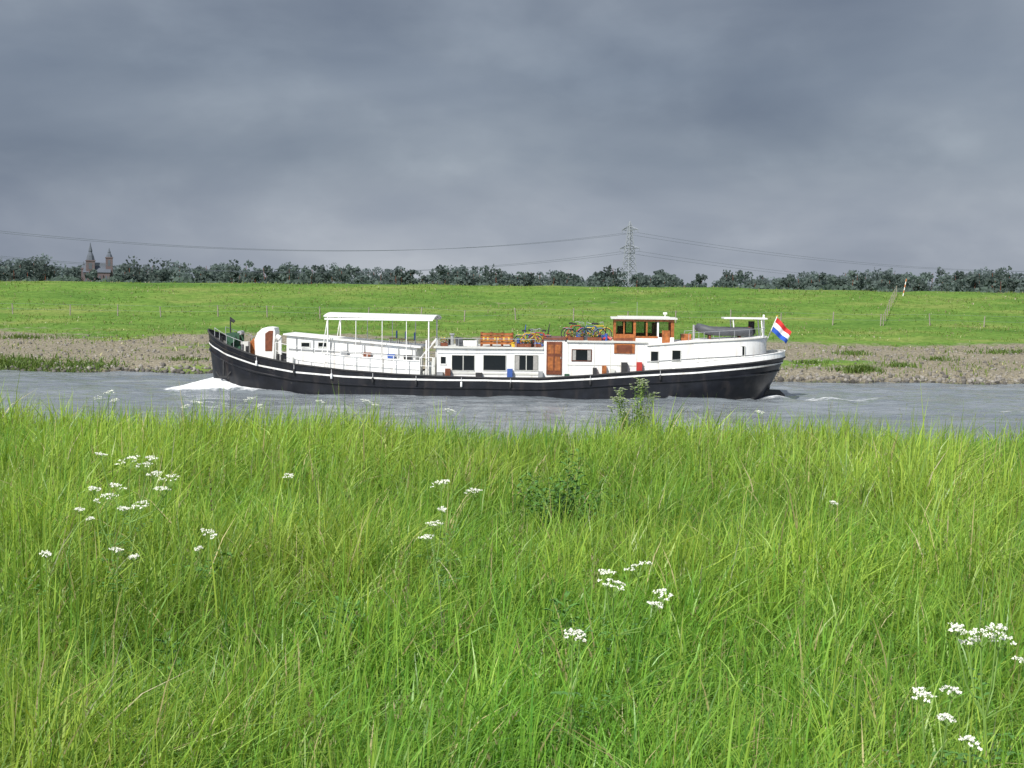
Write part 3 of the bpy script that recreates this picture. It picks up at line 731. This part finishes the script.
for sd in (-1, 1):
    pts = []
    for u in us:
        x = PX(u); p = hull_pt((x-XB)/XL, 1, -.08, sd); mb.tube([p, (p[0], p[1], p[2]+.5)], .018, M_steel, 5); pts.append((p[0], p[1], p[2]+.5))
    mb.tube(pts, .016, M_steel, 5)
mb.build("deck_railing", barge)
# canopy
mb = MB([M_white])
n = 12; W = 1.95; ZC = PZ(380, 317)
for i in range(n):
    ya = -W+2*W*i/n; yb = -W+2*W*(i+1)/n; za = ZC+.16*(1-(ya/W)**2); zb = ZC+.16*(1-(yb/W)**2)
    xa, xb = PX(329), PX(438)
    mb.add([(xa, ya, za), (xb, ya, za-.08), (xb, yb, zb-.08), (xa, yb, zb), (xa, ya, za+.05), (xb, ya, za-.03), (xb, yb, zb-.03), (xa, yb, zb+.05)], [(0, 3, 2, 1), (4, 5, 6, 7), (0, 1, 5, 4), (2, 3, 7, 6), (1, 2, 6, 5), (3, 0, 4, 7)], M_white)
for yy in (-W, W): mb.box(PX(330), PX(437), yy-.012, yy+.012, ZC-.16, ZC-.06, M_wcloth)
mb.build("canopy_roof", barge)
mb = MB([M_white])
for u in (333, 361, 387, 411, 433):
    for yy in (-1.9, 1.9): mb.tube([(PX(u), yy, 1.0), (PX(u), yy, ZC-.04)], .04 if u in (333, 433) else .022, M_white, 6)
for u in (333, 433): mb.tube([(PX(u), -1.9, ZC-.05), (PX(u), 1.9, ZC-.05)], .03, M_white, 6)
for yy in (-1.9, 1.9): mb.tube([(PX(333), yy, ZC-.04), (PX(326), yy, 1.6)], .025, M_white, 6)
mb.build("canopy_frame", barge)
mb = MB([M_wood])
for u in (395, 404, 413):
    z_ = PZ(u, slope(u)-1); mb.box(PX(u)-.2, PX(u)+.2, -.9, -.5, z_+.32, z_+.36, M_dkwood); mb.box(PX(u)+.16, PX(u)+.2, -.9, -.5, z_+.36, z_+.75, M_bluep)
    for a in (-.18, .18):
        for b_ in (-.88, -.52): mb.tube([(PX(u)+a, b_, z_-.05), (PX(u)+a, b_, z_+.32)], .015, M_steel, 4)
mb.build("deck_chairs", barge)
mb = MB([M_white])
for k in range(5): mb.box(PX(424+3*k), PX(427+3*k), -1.7, -1.0, .75+.0*k, 1.0+.24*k, M_cream)
for yy in (-1.72, -.98):
    mb.tube([(PX(424), yy, 1.9), (PX(440), yy, 3.0)], .022, M_white, 5); mb.tube([(PX(424), yy, .9), (PX(424), yy, 1.9)], .022, M_white, 5); mb.tube([(PX(440), yy, 2.), (PX(440), yy, 3.0)], .022, M_white, 5)
mb.tube([(PX(431), -2.0, .9), (PX(431), -2.0, 2.9)], .05, M_white, 6)
mb.build("roof_steps", barge)
# --- companion hood with brown front, bow gear
mb = MB([M_white])
zb = sheer(PX(265))-.35
pf = [(PX(255), zb), (PX(254), PZ(254, 340)), (PX(257), PZ(257, 333)), (PX(262), PZ(262, 328.5)), (PX(268), PZ(268, 327)), (PX(274), PZ(274, 328)), (PX(275), PZ(275, 333)), (PX(273), zb)]
mb.prism(pf, -.55, .55, M_white)
mb.prism([(PX(265), PZ(265, 352)), (PX(265), PZ(265, 334)), (PX(269), PZ(269, 331)), (PX(273), PZ(273, 331)), (PX(272), PZ(272, 352))], -.58, -.55, M_dkwood)
mb.prism([(PX(246), zb), (PX(248), PZ(248, 343)), (PX(254), PZ(254, 338)), (PX(255), zb)], -.4, .4, M_wood)
mb.build("companion_hood", barge)
mb = MB([M_green]); zz = 2.4
x0 = PX(232)
mb.box(x0-.5, x0+.5, -.7, .7, zz-.4, zz, M_green)
for yy in (-.55, .45): mb.box(x0-.35, x0+.35, yy, yy+.1, zz, zz+.7, M_green)
mb.tube([(x0, -.95, zz+.42), (x0, .95, zz+.42)], .2, M_dark, 10); mb.tube([(x0, -1.0, zz+.42), (x0, -.85, zz+.42)], .26, M_green, 12)
mb.tube([(x0+.3, -.3, zz+.7), (x0+.3, .4, zz+.7)], .12, M_steel, 8)
mb.box(x0+.55, x0+.95, -1.0, -.5, zz-.5, zz+.25, M_cream); mb.tube([(x0-.6, -.6, zz-.2), (x0-.6, -.6, zz+.5)], .1, M_dark, 8)
mb.tube([(PX(227), 0, 2.4), (PX(227), 0, PZ(227, 317))], .04, M_dark, 6)
mb.tube([(PX(227), 0, PZ(227, 319)), (PX(231), 0, PZ(231, 322))], .09, M_dark, 6)
for u in (246, 251, 282, 286, 296):
    for yy in (-1.5, 1.5): mb.tube([(PX(u), yy, sheer(PX(u))-.35), (PX(u), yy, sheer(PX(u))+.3)], .09, M_dark if u < 290 else M_white, 8)
mb.tube([(PX(282), -1.0, 1.3), (PX(282), -1.0, PZ(282, 338))], .1, M_white, 8); mb.tube([(PX(282), -1.0, PZ(282, 339)), (PX(278), -1.0, PZ(282, 337))], .16, M_white, 8)
for k in range(4): mb.tube([(PX(290)+.3*math.cos(a*.6), -1.7+.3*math.sin(a*.6), sheer(PX(290))-.28+.05*k) for a in range(11)], .03, M_cream, 5, closed=True)
mb.build("windlass_and_bollards", barge)

# --- wheelhouse (hollow, glazed)
mb = MB([M_wood]); y0, y1 = -1.35, 1.35
zf = PZ(640, 341); zt = PZ(640, 320)
zs_ = PZ(640, 335)
mb.box(PX(616), PX(638), y0, y0+.06, PZ(627, 354), zs_, M_wood); mb.box(PX(638), PX(676), y0, y0+.06, PZ(650, 356), PZ(650, 338), M_white)
mb.box(PX(616), PX(676), y1-.06, y1, zf-.4, zs_, M_wood)
mb.box(PX(616), PX(616)+.06, y0+.06, y1-.06, zf-.5, zs_, M_wood); mb.box(PX(676)-.06, PX(676), y0+.06, y1-.06, zf-.5, zs_-.15, M_wood)
mb.box(PX(617), PX(675), y0+.07, y1-.07, zf-.1, zf-.05, M_deck)
for u, wd, mt in ((616, 2.2, M_wood), (625.5, 1.3, M_wood), (635.5, 2.5, M_wood), (648, 1.6, M_wood), (659, 1.8, M_white), (672.8, 3.2, M_wood)):
    mb.box(PX(u), PX(u+wd), y0, y0+.08, (zs_ if u < 637 else PZ(650, 338)), zt, mt); mb.box(PX(u), PX(u+wd), y1-.08, y1, zs_, zt, mt)
mb.box(PX(616), PX(676), y0-.01, y0+.08, zt-.12, zt, M_wood); mb.box(PX(616), PX(676), y1-.08, y1+.01, zt-.12, zt, M_wood)
for u in (616, 675):
    for yy in (-.45, .4): mb.box(PX(u), PX(u)+.06, yy, yy+.07, zs_, zt, M_wood)
mb.box(PX(638), PX(660), y0-.02, y0, PZ(650, 339), PZ(650, 337), M_wood)
mb.box(PX(664), PX(672), y0-.02, y0, PZ(650, 352), PZ(650, 331), M_wood)
mb.box(PX(618), PX(635), y0-.02, y0, PZ(627, 352), PZ(627, 339), M_dkwood)
mb.box(PX(618), PX(635.5), y0+.03, y0+.04, zs_, zt-.12, M_clear); mb.box(PX(638), PX(659), y0+.03, y0+.04, PZ(650, 338), zt-.12, M_clear)
mb.box(PX(618), PX(673), y1-.05, y1-.04, zs_, zt-.12, M_clear); mb.box(PX(616)+.02, PX(616)+.03, y0+.1, y1-.1, zs_, zt-.1, M_clear)
mb.build("wheelhouse_walls", barge)
mb = MB([M_cream]); mb.box(PX(613), PX(679), y0-.18, y1+.18, zt, zt+.09, M_cream); mb.box(PX(620), PX(672), y0+.1, y1-.1, zt+.09, zt+.14, M_cream)
mb.tube([(PX(668), 0, zt+.1), (PX(668), 0, zt+.3)], .03, M_white, 5); mb.tube([(PX(666), 0, zt+.3), (PX(670), 0, zt+.3)], .06, M_white, 6)
mb.tube([(PX(640), .6, zt+.1), (PX(640), .6, zt+.9)], .012, M_steel, 4)
mb.build("wheelhouse_roof", barge, bevel=.02)
mb = MB([M_wood])
wc = Vector((PX(628), 0, zf+.75)); mb.tube([wc+Vector((0, .42*math.cos(a*math.pi/8), .42*math.sin(a*math.pi/8))) for a in range(16)], .03, M_wood, 6, closed=True)
for a in range(4): mb.tube([wc+Vector((0, .5*math.cos(a*math.pi/4), .5*math.sin(a*math.pi/4))), wc-Vector((0, .5*math.cos(a*math.pi/4), .5*math.sin(a*math.pi/4)))], .018, M_wood, 5)
mb.box(PX(620), PX(625), -.6, .6, zf-.05, zf+.7, M_dkwood); mb.box(PX(655), PX(662), -.3, .5, zf-.05, zf+.9, M_dkwood)
mb.build("helm", barge)

# --- aft cabin with rounded end
mb = MB([M_white])
def aft_outline(x, inset):
    xe = 14.45; u = smin((xe-x)/3.2); return (1.95-inset)*(1-(1-u)**2.6)**.5
xsq = [PX(649)+(14.45-PX(649))*(1-(1-i/30)**1.6) for i in range(31)]
def top_z(x): return float(np.interp(x, [PX(649), PX(700), PX(770)], [PZ(649, 346), PZ(700, 342.5), PZ(770, 339)]))
vs = []
for x in xsq:
    w = aft_outline(x, 0); vs += [(x, -w, .9), (x, -w, top_z(x)), (x, -w*.5, top_z(x)+.08), (x, w*.5, top_z(x)+.08), (x, w, top_z(x)), (x, w, .9)]
fs = [(i*6+j, i*6+6+j, i*6+7+j, i*6+1+j) for i in range(30) for j in range(5)]+[(0, 1, 2, 3, 4, 5)]
mb.add(vs, fs, M_white)
for sd in (-1, 1):
    mb.tube([(x, sd*(aft_outline(x, 0)+.03), top_z(x)) for x in xsq], .045, M_cream, 6)
    mb.tube([(x, sd*(aft_outline(x, 0)+.02), top_z(x)-.85) for x in xsq], .02, M_mgrey, 6)
for u0, u1, v0, v1 in ((653, 660, 352, 362), (674, 682, 351, 361), (700, 707, 349.5, 359), (713, 719, 348.5, 358)):
    window(mb, u0, v0, u1, v1, -1.95+.004*max(0, u0-690), M_cream, fr=.035)
xw = PX(741); ww = aft_outline(xw+.2, 0); window(mb, 738, 347, 745, 357, -ww-.02, M_cream, fr=.035)
mb.build("aft_cabin", barge)
mb = MB([M_white])
for side in (-1, 1):
    uu = [u for u in US if u > .80]
    A = [hull_pt(u, 1, .0, side) for u in uu]; n = len(A)
    hh = [.28*smin((u-.80)/.05) for u in uu]
    vs = [(a[0], a[1], a[2]+.04) for a in A]+[(a[0], a[1]*.985, a[2]+.05+h_) for a, h_ in zip(A, hh)]
    mb.add(vs, [(i, i+1, i+1+n, i+n) for i in range(n-1)], M_white)
    mb.tube(vs[n:], .03, M_white, 6)
mb.build("stern_bulwark", barge)
mb = MB([M_steel])
ztp = top_z(PX(730))
for u in (690, 705, 720, 735, 750, 762):
    x = PX(u); w = aft_outline(x, .08)
    for sd in (-1, 1): mb.tube([(x, sd*w, top_z(x)), (x, sd*w, top_z(x)+.5)], .014, M_steel, 5)
for sd in (-1, 1):
    mb.tube([(PX(u), sd*aft_outline(PX(u), .08), top_z(PX(u))+.5) for u in (690, 705, 720, 735, 750, 762, 768)], .012, M_steel, 5)
za = PZ(750, 320)
mb.box(PX(726), PX(769), -.9, .9, za-.02, za+.05, M_white)
for u in (735, 763):
    for yy in (-.8, .8): mb.tube([(PX(u+2), yy, ztp), (PX(u), yy, za)], .035, M_white, 6)
mb.tube([(PX(766), -.5, PZ(766, 340)), (PX(766), -.5, PZ(766, 316))], .05, M_white, 6)
mb.box(PX(684), PX(694), -.6, .4, top_z(PX(690)), top_z(PX(690))+.4, M_wood)
mb.tube([(PX(697), -.2, ztp), (PX(697), -.2, ztp+.75)], .07, M_steel, 8)
mb.build("stern_railing_and_davit", barge)

# dinghy on the aft roof
mb = MB([M_grey])
xa, xb = PX(699), PX(757); zc = top_z(PX(725))+.45
pts = []
for k in range(28):
    a = 2*math.pi*k/28; cx = math.cos(a); sy = math.sin(a)
    pts.append((.5*(xa+xb)+.5*(xb-xa-.3)*float(np.sign(cx))*abs(cx)**.7, -.35+.6*float(np.sign(sy))*abs(sy)**.6, zc+(.18*smin(-cx*1.6-.6))))
mb.tube(pts, .23, M_grey, 10, closed=True)
mb.prism([(xa+.3, zc+.02), (xa+.5, zc-.2), (xb-.4, zc-.2), (xb-.3, zc-.0)], -.8, .1, M_dark)
mb.box(.5*(xa+xb)-.1, .5*(xa+xb)+.1, -.85, .15, zc+.14, zc+.18, M_wood)
mb.box(xb-.35, xb-.25, -.75, .05, zc-.1, zc+.25, M_dkwood)
mb.box(xb-.3, xb-.0, -.5, -.2, zc+.15, zc+.55, M_dark)
for xx in (xa+.7, xb-.8): mb.box(xx-.05, xx+.05, -.95, .25, zc-.42, zc-.2, M_dkwood)
mb.build("rubber_dinghy", smooth=True, matrix=BM)

# bicycles
def bicycle(x, y, z, rot, fm, lean):
    mb = MB([M_dark])
    for cx in (-.52, .52):
        mb.tube([(cx+.33*math.cos(a*math.pi/10), 0, .34+.33*math.sin(a*math.pi/10)) for a in range(20)], .026, M_dark, 5, closed=True)
        mb.tube([(cx+.30*math.cos(a*math.pi/10), 0, .34+.30*math.sin(a*math.pi/10)) for a in range(20)], .010, M_steel, 4, closed=True)
        for a in range(8): mb.tube([(cx, 0, .34), (cx+.3*math.cos(a*math.pi/4), 0, .34+.3*math.sin(a*math.pi/4))], .003, M_steel, 3)
        mb.tube([(cx+.37*math.cos(a*math.pi/10), 0, .34+.37*math.sin(a*math.pi/10)) for a in range(1, 8)], .022, fm, 4)
    bb_ = (-.08, 0, .30); st_ = (-.22, 0, .80); hd = (.36, 0, .82); hl = (.39, 0, .66)
    for a, b_ in ((bb_, st_), (st_, hd), (bb_, hl), (hd, hl), ((-.52, 0, .34), bb_), ((-.52, 0, .34), st_), (hl, (.52, 0, .34))): mb.tube([a, b_], .026, fm, 6)
    mb.tube([st_, (-.25, 0, .94)], .014, M_steel, 5); mb.tube([(-.38, 0, .95), (-.25, 0, .97), (-.1, 0, .95)], .05, M_dark, 6)
    mb.tube([hd, (.33, 0, 1.02)], .014, M_steel, 5); mb.tube([(.12, -.28, 1.0), (.3, -.2, 1.04), (.34, 0, 1.03), (.3, .2, 1.04), (.12, .28, 1.0)], .014, M_steel, 5)
    mb.box(-.75, -.35, -.07, .07, .68, .70, M_steel); mb.tube([(-.08, -.05, .3), (-.0, -.1, .16)], .012, M_steel, 4)
    mb.tube([(-.08+.09*math.cos(a), -.03, .3+.09*math.sin(a)) for a in range(6)], .01, M_dark, 4, closed=True)
    mt = BM @ Matrix.Translation((x, y, z)) @ Matrix.Rotation(rot, 4, 'Z') @ Matrix.Rotation(lean, 4, 'X') @ Matrix.Scale(.9, 4)
    mb.build("bicycle", matrix=mt)
bicycle(PX(530), -.7, z0, .1, M_yel, .15); bicycle(PX(543), -.2, z0, 2.6, M_redp, -.1); bicycle(PX(536), .4, z0, -.3, M_bluep, .12)
bicycle(PX(580), -.6, z1, .25, M_green, .15); bicycle(PX(594), -.1, z1, 3.4, M_bluep, -.12); bicycle(PX(576), .5, z1, .4, M_redp, .1)
bicycle(PX(600), .6, z1, .0, M_yel, .1)

# flag
mb = MB([M_red])
pa = Vector((PX(768), 0, PZ(768, 349))); pb = Vector((PX(780.5), 0, PZ(780, 318)))
mb.tube([pa, pb], .025, M_white, 6); mb.tube([pb, pb+Vector((.02, 0, .05))], .045, M_yel, 6)
hd = (pa-pb).normalized(); ho = pb+hd*.05; Hh = .78; Fl = 1.05
fd = Vector((.70, 0, -.62)).normalized(); NU, NV = 24, 12
vs = []
for j in range(NV+1):
    for i in range(NU+1):
        s_ = i/NU; t_ = j/NV
        p = ho+hd*(t_*Hh*(1-.12*s_))+fd*(s_*Fl)+Vector((0, .12*s_*math.sin(s_*11+t_*2.), .05*math.sin(s_*8+t_)*s_-.12*s_*s_))
        vs.append(p)
for st_, mt in ((0, M_red), (4, M_wcloth), (8, M_blue)):
    sub = vs[st_*(NU+1):(st_+5)*(NU+1)]
    mb.add(sub, [(j*(NU+1)+i, j*(NU+1)+i+1, (j+1)*(NU+1)+i+1, (j+1)*(NU+1)+i) for j in range(4) for i in range(NU)], mt)
mb.build("national_flag", matrix=BM)

# ------------------------------------------------------------ water
xs = np.concatenate([[-3000, -800, -300, -150, -90], np.arange(-60, 60.1, .22), [90, 150, 300, 800, 3000]])
ys = np.concatenate([[20, 30, 40, 48], np.arange(52, 97, .22), [99, 102]])
X, Y = np.meshgrid(xs, ys)
Minv = np.array(BM.inverted())
lx = Minv[0, 0]*X+Minv[0, 1]*Y+Minv[0, 3]; ly = Minv[1, 0]*X+Minv[1, 1]*Y+Minv[1, 3]
al = np.abs(ly)
def hb(x):
    u = np.clip((x+15.5)/29.7, 0, 1); return 2.45*(1-(1-np.clip(u/.2, 0, 1))**2)**.6*(1-(1-np.clip((1-u)/.2, 0, 1))**2.2)**.5
dh = al-hb(lx)
Z = .12*(fbm(X*.55, Y*.9, 4)-.5)*2+.03*np.sin(X*.9+Y*.6+2*fbm(X*.2, Y*.2, 2))
foam = np.zeros_like(X)
bow = np.exp(-((lx+15.0)/1.7)**2-((al-1.0)/1.1)**2)
Z += .62*bow; foam += 2.0*bow
g = np.exp(-((lx+16.6)/1.5)**2-(ly/1.5)**2); foam += 1.1*g; Z += .16*g
cl = al-(2.3+.30*(lx+13.6)); k = (lx > -14.1)
dv = np.exp(-(cl/.5)**2)*np.exp(-np.clip(lx+13.6, 0, 99)/6)*k; foam += .55*dv; Z += .28*dv
dv2 = np.exp(-((al-(2.6+.33*(lx-9)))/.5)**2)*np.exp(-np.clip(lx-9, 0, 99)/14)*(lx > 9); foam += .22*dv2; Z += .16*dv2
sk = np.exp(-np.clip(dh, 0, 9)/.22)*(lx > -14.5)*(lx < 14.5)*(dh > -.4); foam += .33*sk
wk = np.exp(-(al/(1.6+.16*np.clip(lx-14, 0, 99)))**2)*np.exp(-np.clip(lx-14, 0, 99)/6)*(lx > 13.6); foam += .75*wk
Z += .18*wk*np.sin(lx*2.2)
strk = np.exp(-((Y-68.0+.02*X)/.6)**2)*np.exp(-((X-28)/9)**2)+np.exp(-((Y-71.0)/.5)**2)*np.exp(-((X+14)/7)**2)*.6
foam += .35*strk
foam *= .15+1.7*fbm(X*1.3, Y*2.1, 4)
shore = np.exp(-np.abs(Y+np.clip(.05*X, -6, 6)-89.9)/.4); foam += .16*shore
Z = Z+WZ
nx = len(xs); ny = len(ys); idx = np.arange(nx*ny).reshape(ny, nx)
q = np.stack([idx[:-1, :-1], idx[:-1, 1:], idx[1:, 1:], idx[1:, :-1]], -1).reshape(-1, 4)
m, nt, b, out = new_mat("river_water"); L = nt.links
geo = nt.nodes.new("ShaderNodeNewGeometry"); at = nt.nodes.new("ShaderNodeAttribute"); at.attribute_name = "Col"
sp = nt.nodes.new("ShaderNodeSeparateColor"); L.new(at.outputs["Color"], sp.inputs[0])
w1 = noise(1.0, 8, (.7, 1.5, 1), .60); f1 = noise(3.2, 8, (.7, 1.6, 1), .7); w3 = noise(.22, 5, (.5, 1.8, 1), .6)
bn = nt.nodes.new("ShaderNodeBump"); bn.inputs["Strength"].default_value = 1.0; bn.inputs["Distance"].default_value = .24
L.new(w1.outputs["Fac"], bn.inputs["Height"])
ad = nt.nodes.new("ShaderNodeMath"); ad.operation = 'MULTIPLY_ADD'; L.new(f1.outputs["Fac"], ad.inputs[0]); ad.inputs[1].default_value = 1.3
L.new(sp.outputs[0], ad.inputs[2])
mr = nt.nodes.new("ShaderNodeMapRange"); L.new(ad.outputs[0], mr.inputs["Value"]); mr.inputs["From Min"].default_value = .98; mr.inputs["From Max"].default_value = 1.35
fm_ = mr.outputs["Result"]
wb = ramp(w3.outputs["Fac"], [(.35, (.155, .18, .20)), (.65, (.24, .265, .285))])
c = mix(fm_, wb.outputs["Color"], (.88, .90, .91))
L.new(c, b.inputs["Base Color"]); L.new(bn.outputs["Normal"], b.inputs["Normal"])
rr = nt.nodes.new("ShaderNodeMapRange"); L.new(fm_, rr.inputs["Value"]); rr.inputs["To Min"].default_value = .09; rr.inputs["To Max"].default_value = .8
L.new(rr.outputs["Result"], b.inputs["Roughness"]); b.inputs["IOR"].default_value = 1.33
fast_mesh("river_water", np.stack([X, Y, Z], -1).reshape(-1, 3), q, EMPT, m, np.stack([foam]*3, -1).reshape(-1, 3), smooth=True)

# ------------------------------------------------------------ sky, sun, camera
SUN = Vector((-.38, -.70, .76)).normalized()
el = math.asin(SUN.z); az = math.atan2(SUN.x, SUN.y)
w = bpy.data.worlds.new("World"); scene.world = w; w.use_nodes = True; nt = w.node_tree; L = nt.links
bg = nt.nodes["Background"]; wo = nt.nodes["World Output"]
sky = nt.nodes.new("ShaderNodeTexSky"); sky.sky_type = 'NISHITA'; sky.sun_disc = False; sky.sun_elevation = el; sky.sun_rotation = az % (2*math.pi)
L.new(sky.outputs[0], bg.inputs[0]); bg.inputs[1].default_value = .11
tc = nt.nodes.new("ShaderNodeTexCoord"); sx_ = nt.nodes.new("ShaderNodeSeparateXYZ"); L.new(tc.outputs["Generated"], sx_.inputs[0])
def skynoise(scl, loc, scale, detail, rough, dist):
    mp = nt.nodes.new("ShaderNodeMapping"); mp.inputs["Scale"].default_value = scl; mp.inputs["Location"].default_value = loc; L.new(tc.outputs["Generated"], mp.inputs[0])
    n = nt.nodes.new("ShaderNodeTexNoise"); n.inputs["Scale"].default_value = scale; n.inputs["Detail"].default_value = detail; n.inputs["Roughness"].default_value = rough
    n.inputs["Distortion"].default_value = dist; L.new(mp.outputs[0], n.inputs["Vector"]); return n
n1 = skynoise((1.6, 1.6, 4.6), (5.1, 1.4, .2), 2.3, 6, .45, .25)
n2 = skynoise((1.5, 1.5, 2.6), (1.3, 7.7, .9), 5.0, 5, .5, .15)
r1 = ramp(sx_.outputs["Z"], [(0.0, (.36, .395, .455)), (.04, (.335, .375, .44)), (.09, (.235, .28, .345)), (.15, (.200, .245, .315)), (.21, (.25, .295, .365)), (.30, (.42, .46, .52)), (.6, (.48, .52, .58))])
r2 = ramp(n1.outputs["Fac"], [(.32, (.74, .765, .81)), (.5, (1, 1, 1)), (.68, (1.0, 1.0, 1.0))])
r2.color_ramp.elements[-1].color = (1.32, 1.28, 1.22, 1)
r3 = ramp(n2.outputs["Fac"], [(.40, (.92, .93, .95)), (.52, (1, 1, 1)), (.72, (1.0, 1.0, 1.0))])
r3.color_ramp.elements[-1].color = (1.26, 1.24, 1.20, 1)
cc_ = mix(1.0, r1.outputs["Color"], r2.outputs["Color"], 'MULTIPLY')
cc_ = mix(1.0, cc_, r3.outputs["Color"], 'MULTIPLY')
bg2 = nt.nodes.new("ShaderNodeBackground"); L.new(cc_, bg2.inputs[0]); bg2.inputs[1].default_value = 1.0
mr = nt.nodes.new("ShaderNodeMapRange"); L.new(sx_.outputs["Y"], mr.inputs["Value"]); mr.inputs["From Min"].default_value = -.5; mr.inputs["From Max"].default_value = .1
ms = nt.nodes.new("ShaderNodeMixShader"); L.new(mr.outputs[0], ms.inputs[0]); L.new(bg.outputs[0], ms.inputs[1]); L.new(bg2.outputs[0], ms.inputs[2]); L.new(ms.outputs[0], wo.inputs["Surface"])

sd = bpy.data.lights.new("sun", 'SUN'); sd.energy = 5.0; sd.angle = math.radians(.5); sd.color = (1, .965, .90)
so = bpy.data.objects.new("sun", sd); COL.objects.link(so); so.rotation_euler = SUN.to_track_quat('Z', 'Y').to_euler()
cam = bpy.data.cameras.new("camera"); cam.lens = 49.46; cam.sensor_width = 36; cam.clip_end = 12000; cam.clip_start = .05
co_ = bpy.data.objects.new("camera", cam); COL.objects.link(co_)
co_.matrix_world = Matrix.Translation((0, 0, 1.7)) @ Matrix.Rotation(math.radians(90-3.82), 4, 'X') @ Matrix.Rotation(math.radians(.65), 4, 'Z')
scene.camera = co_
scene.view_settings.view_transform = 'Standard'; scene.view_settings.look = 'None'; scene.view_settings.exposure = 0
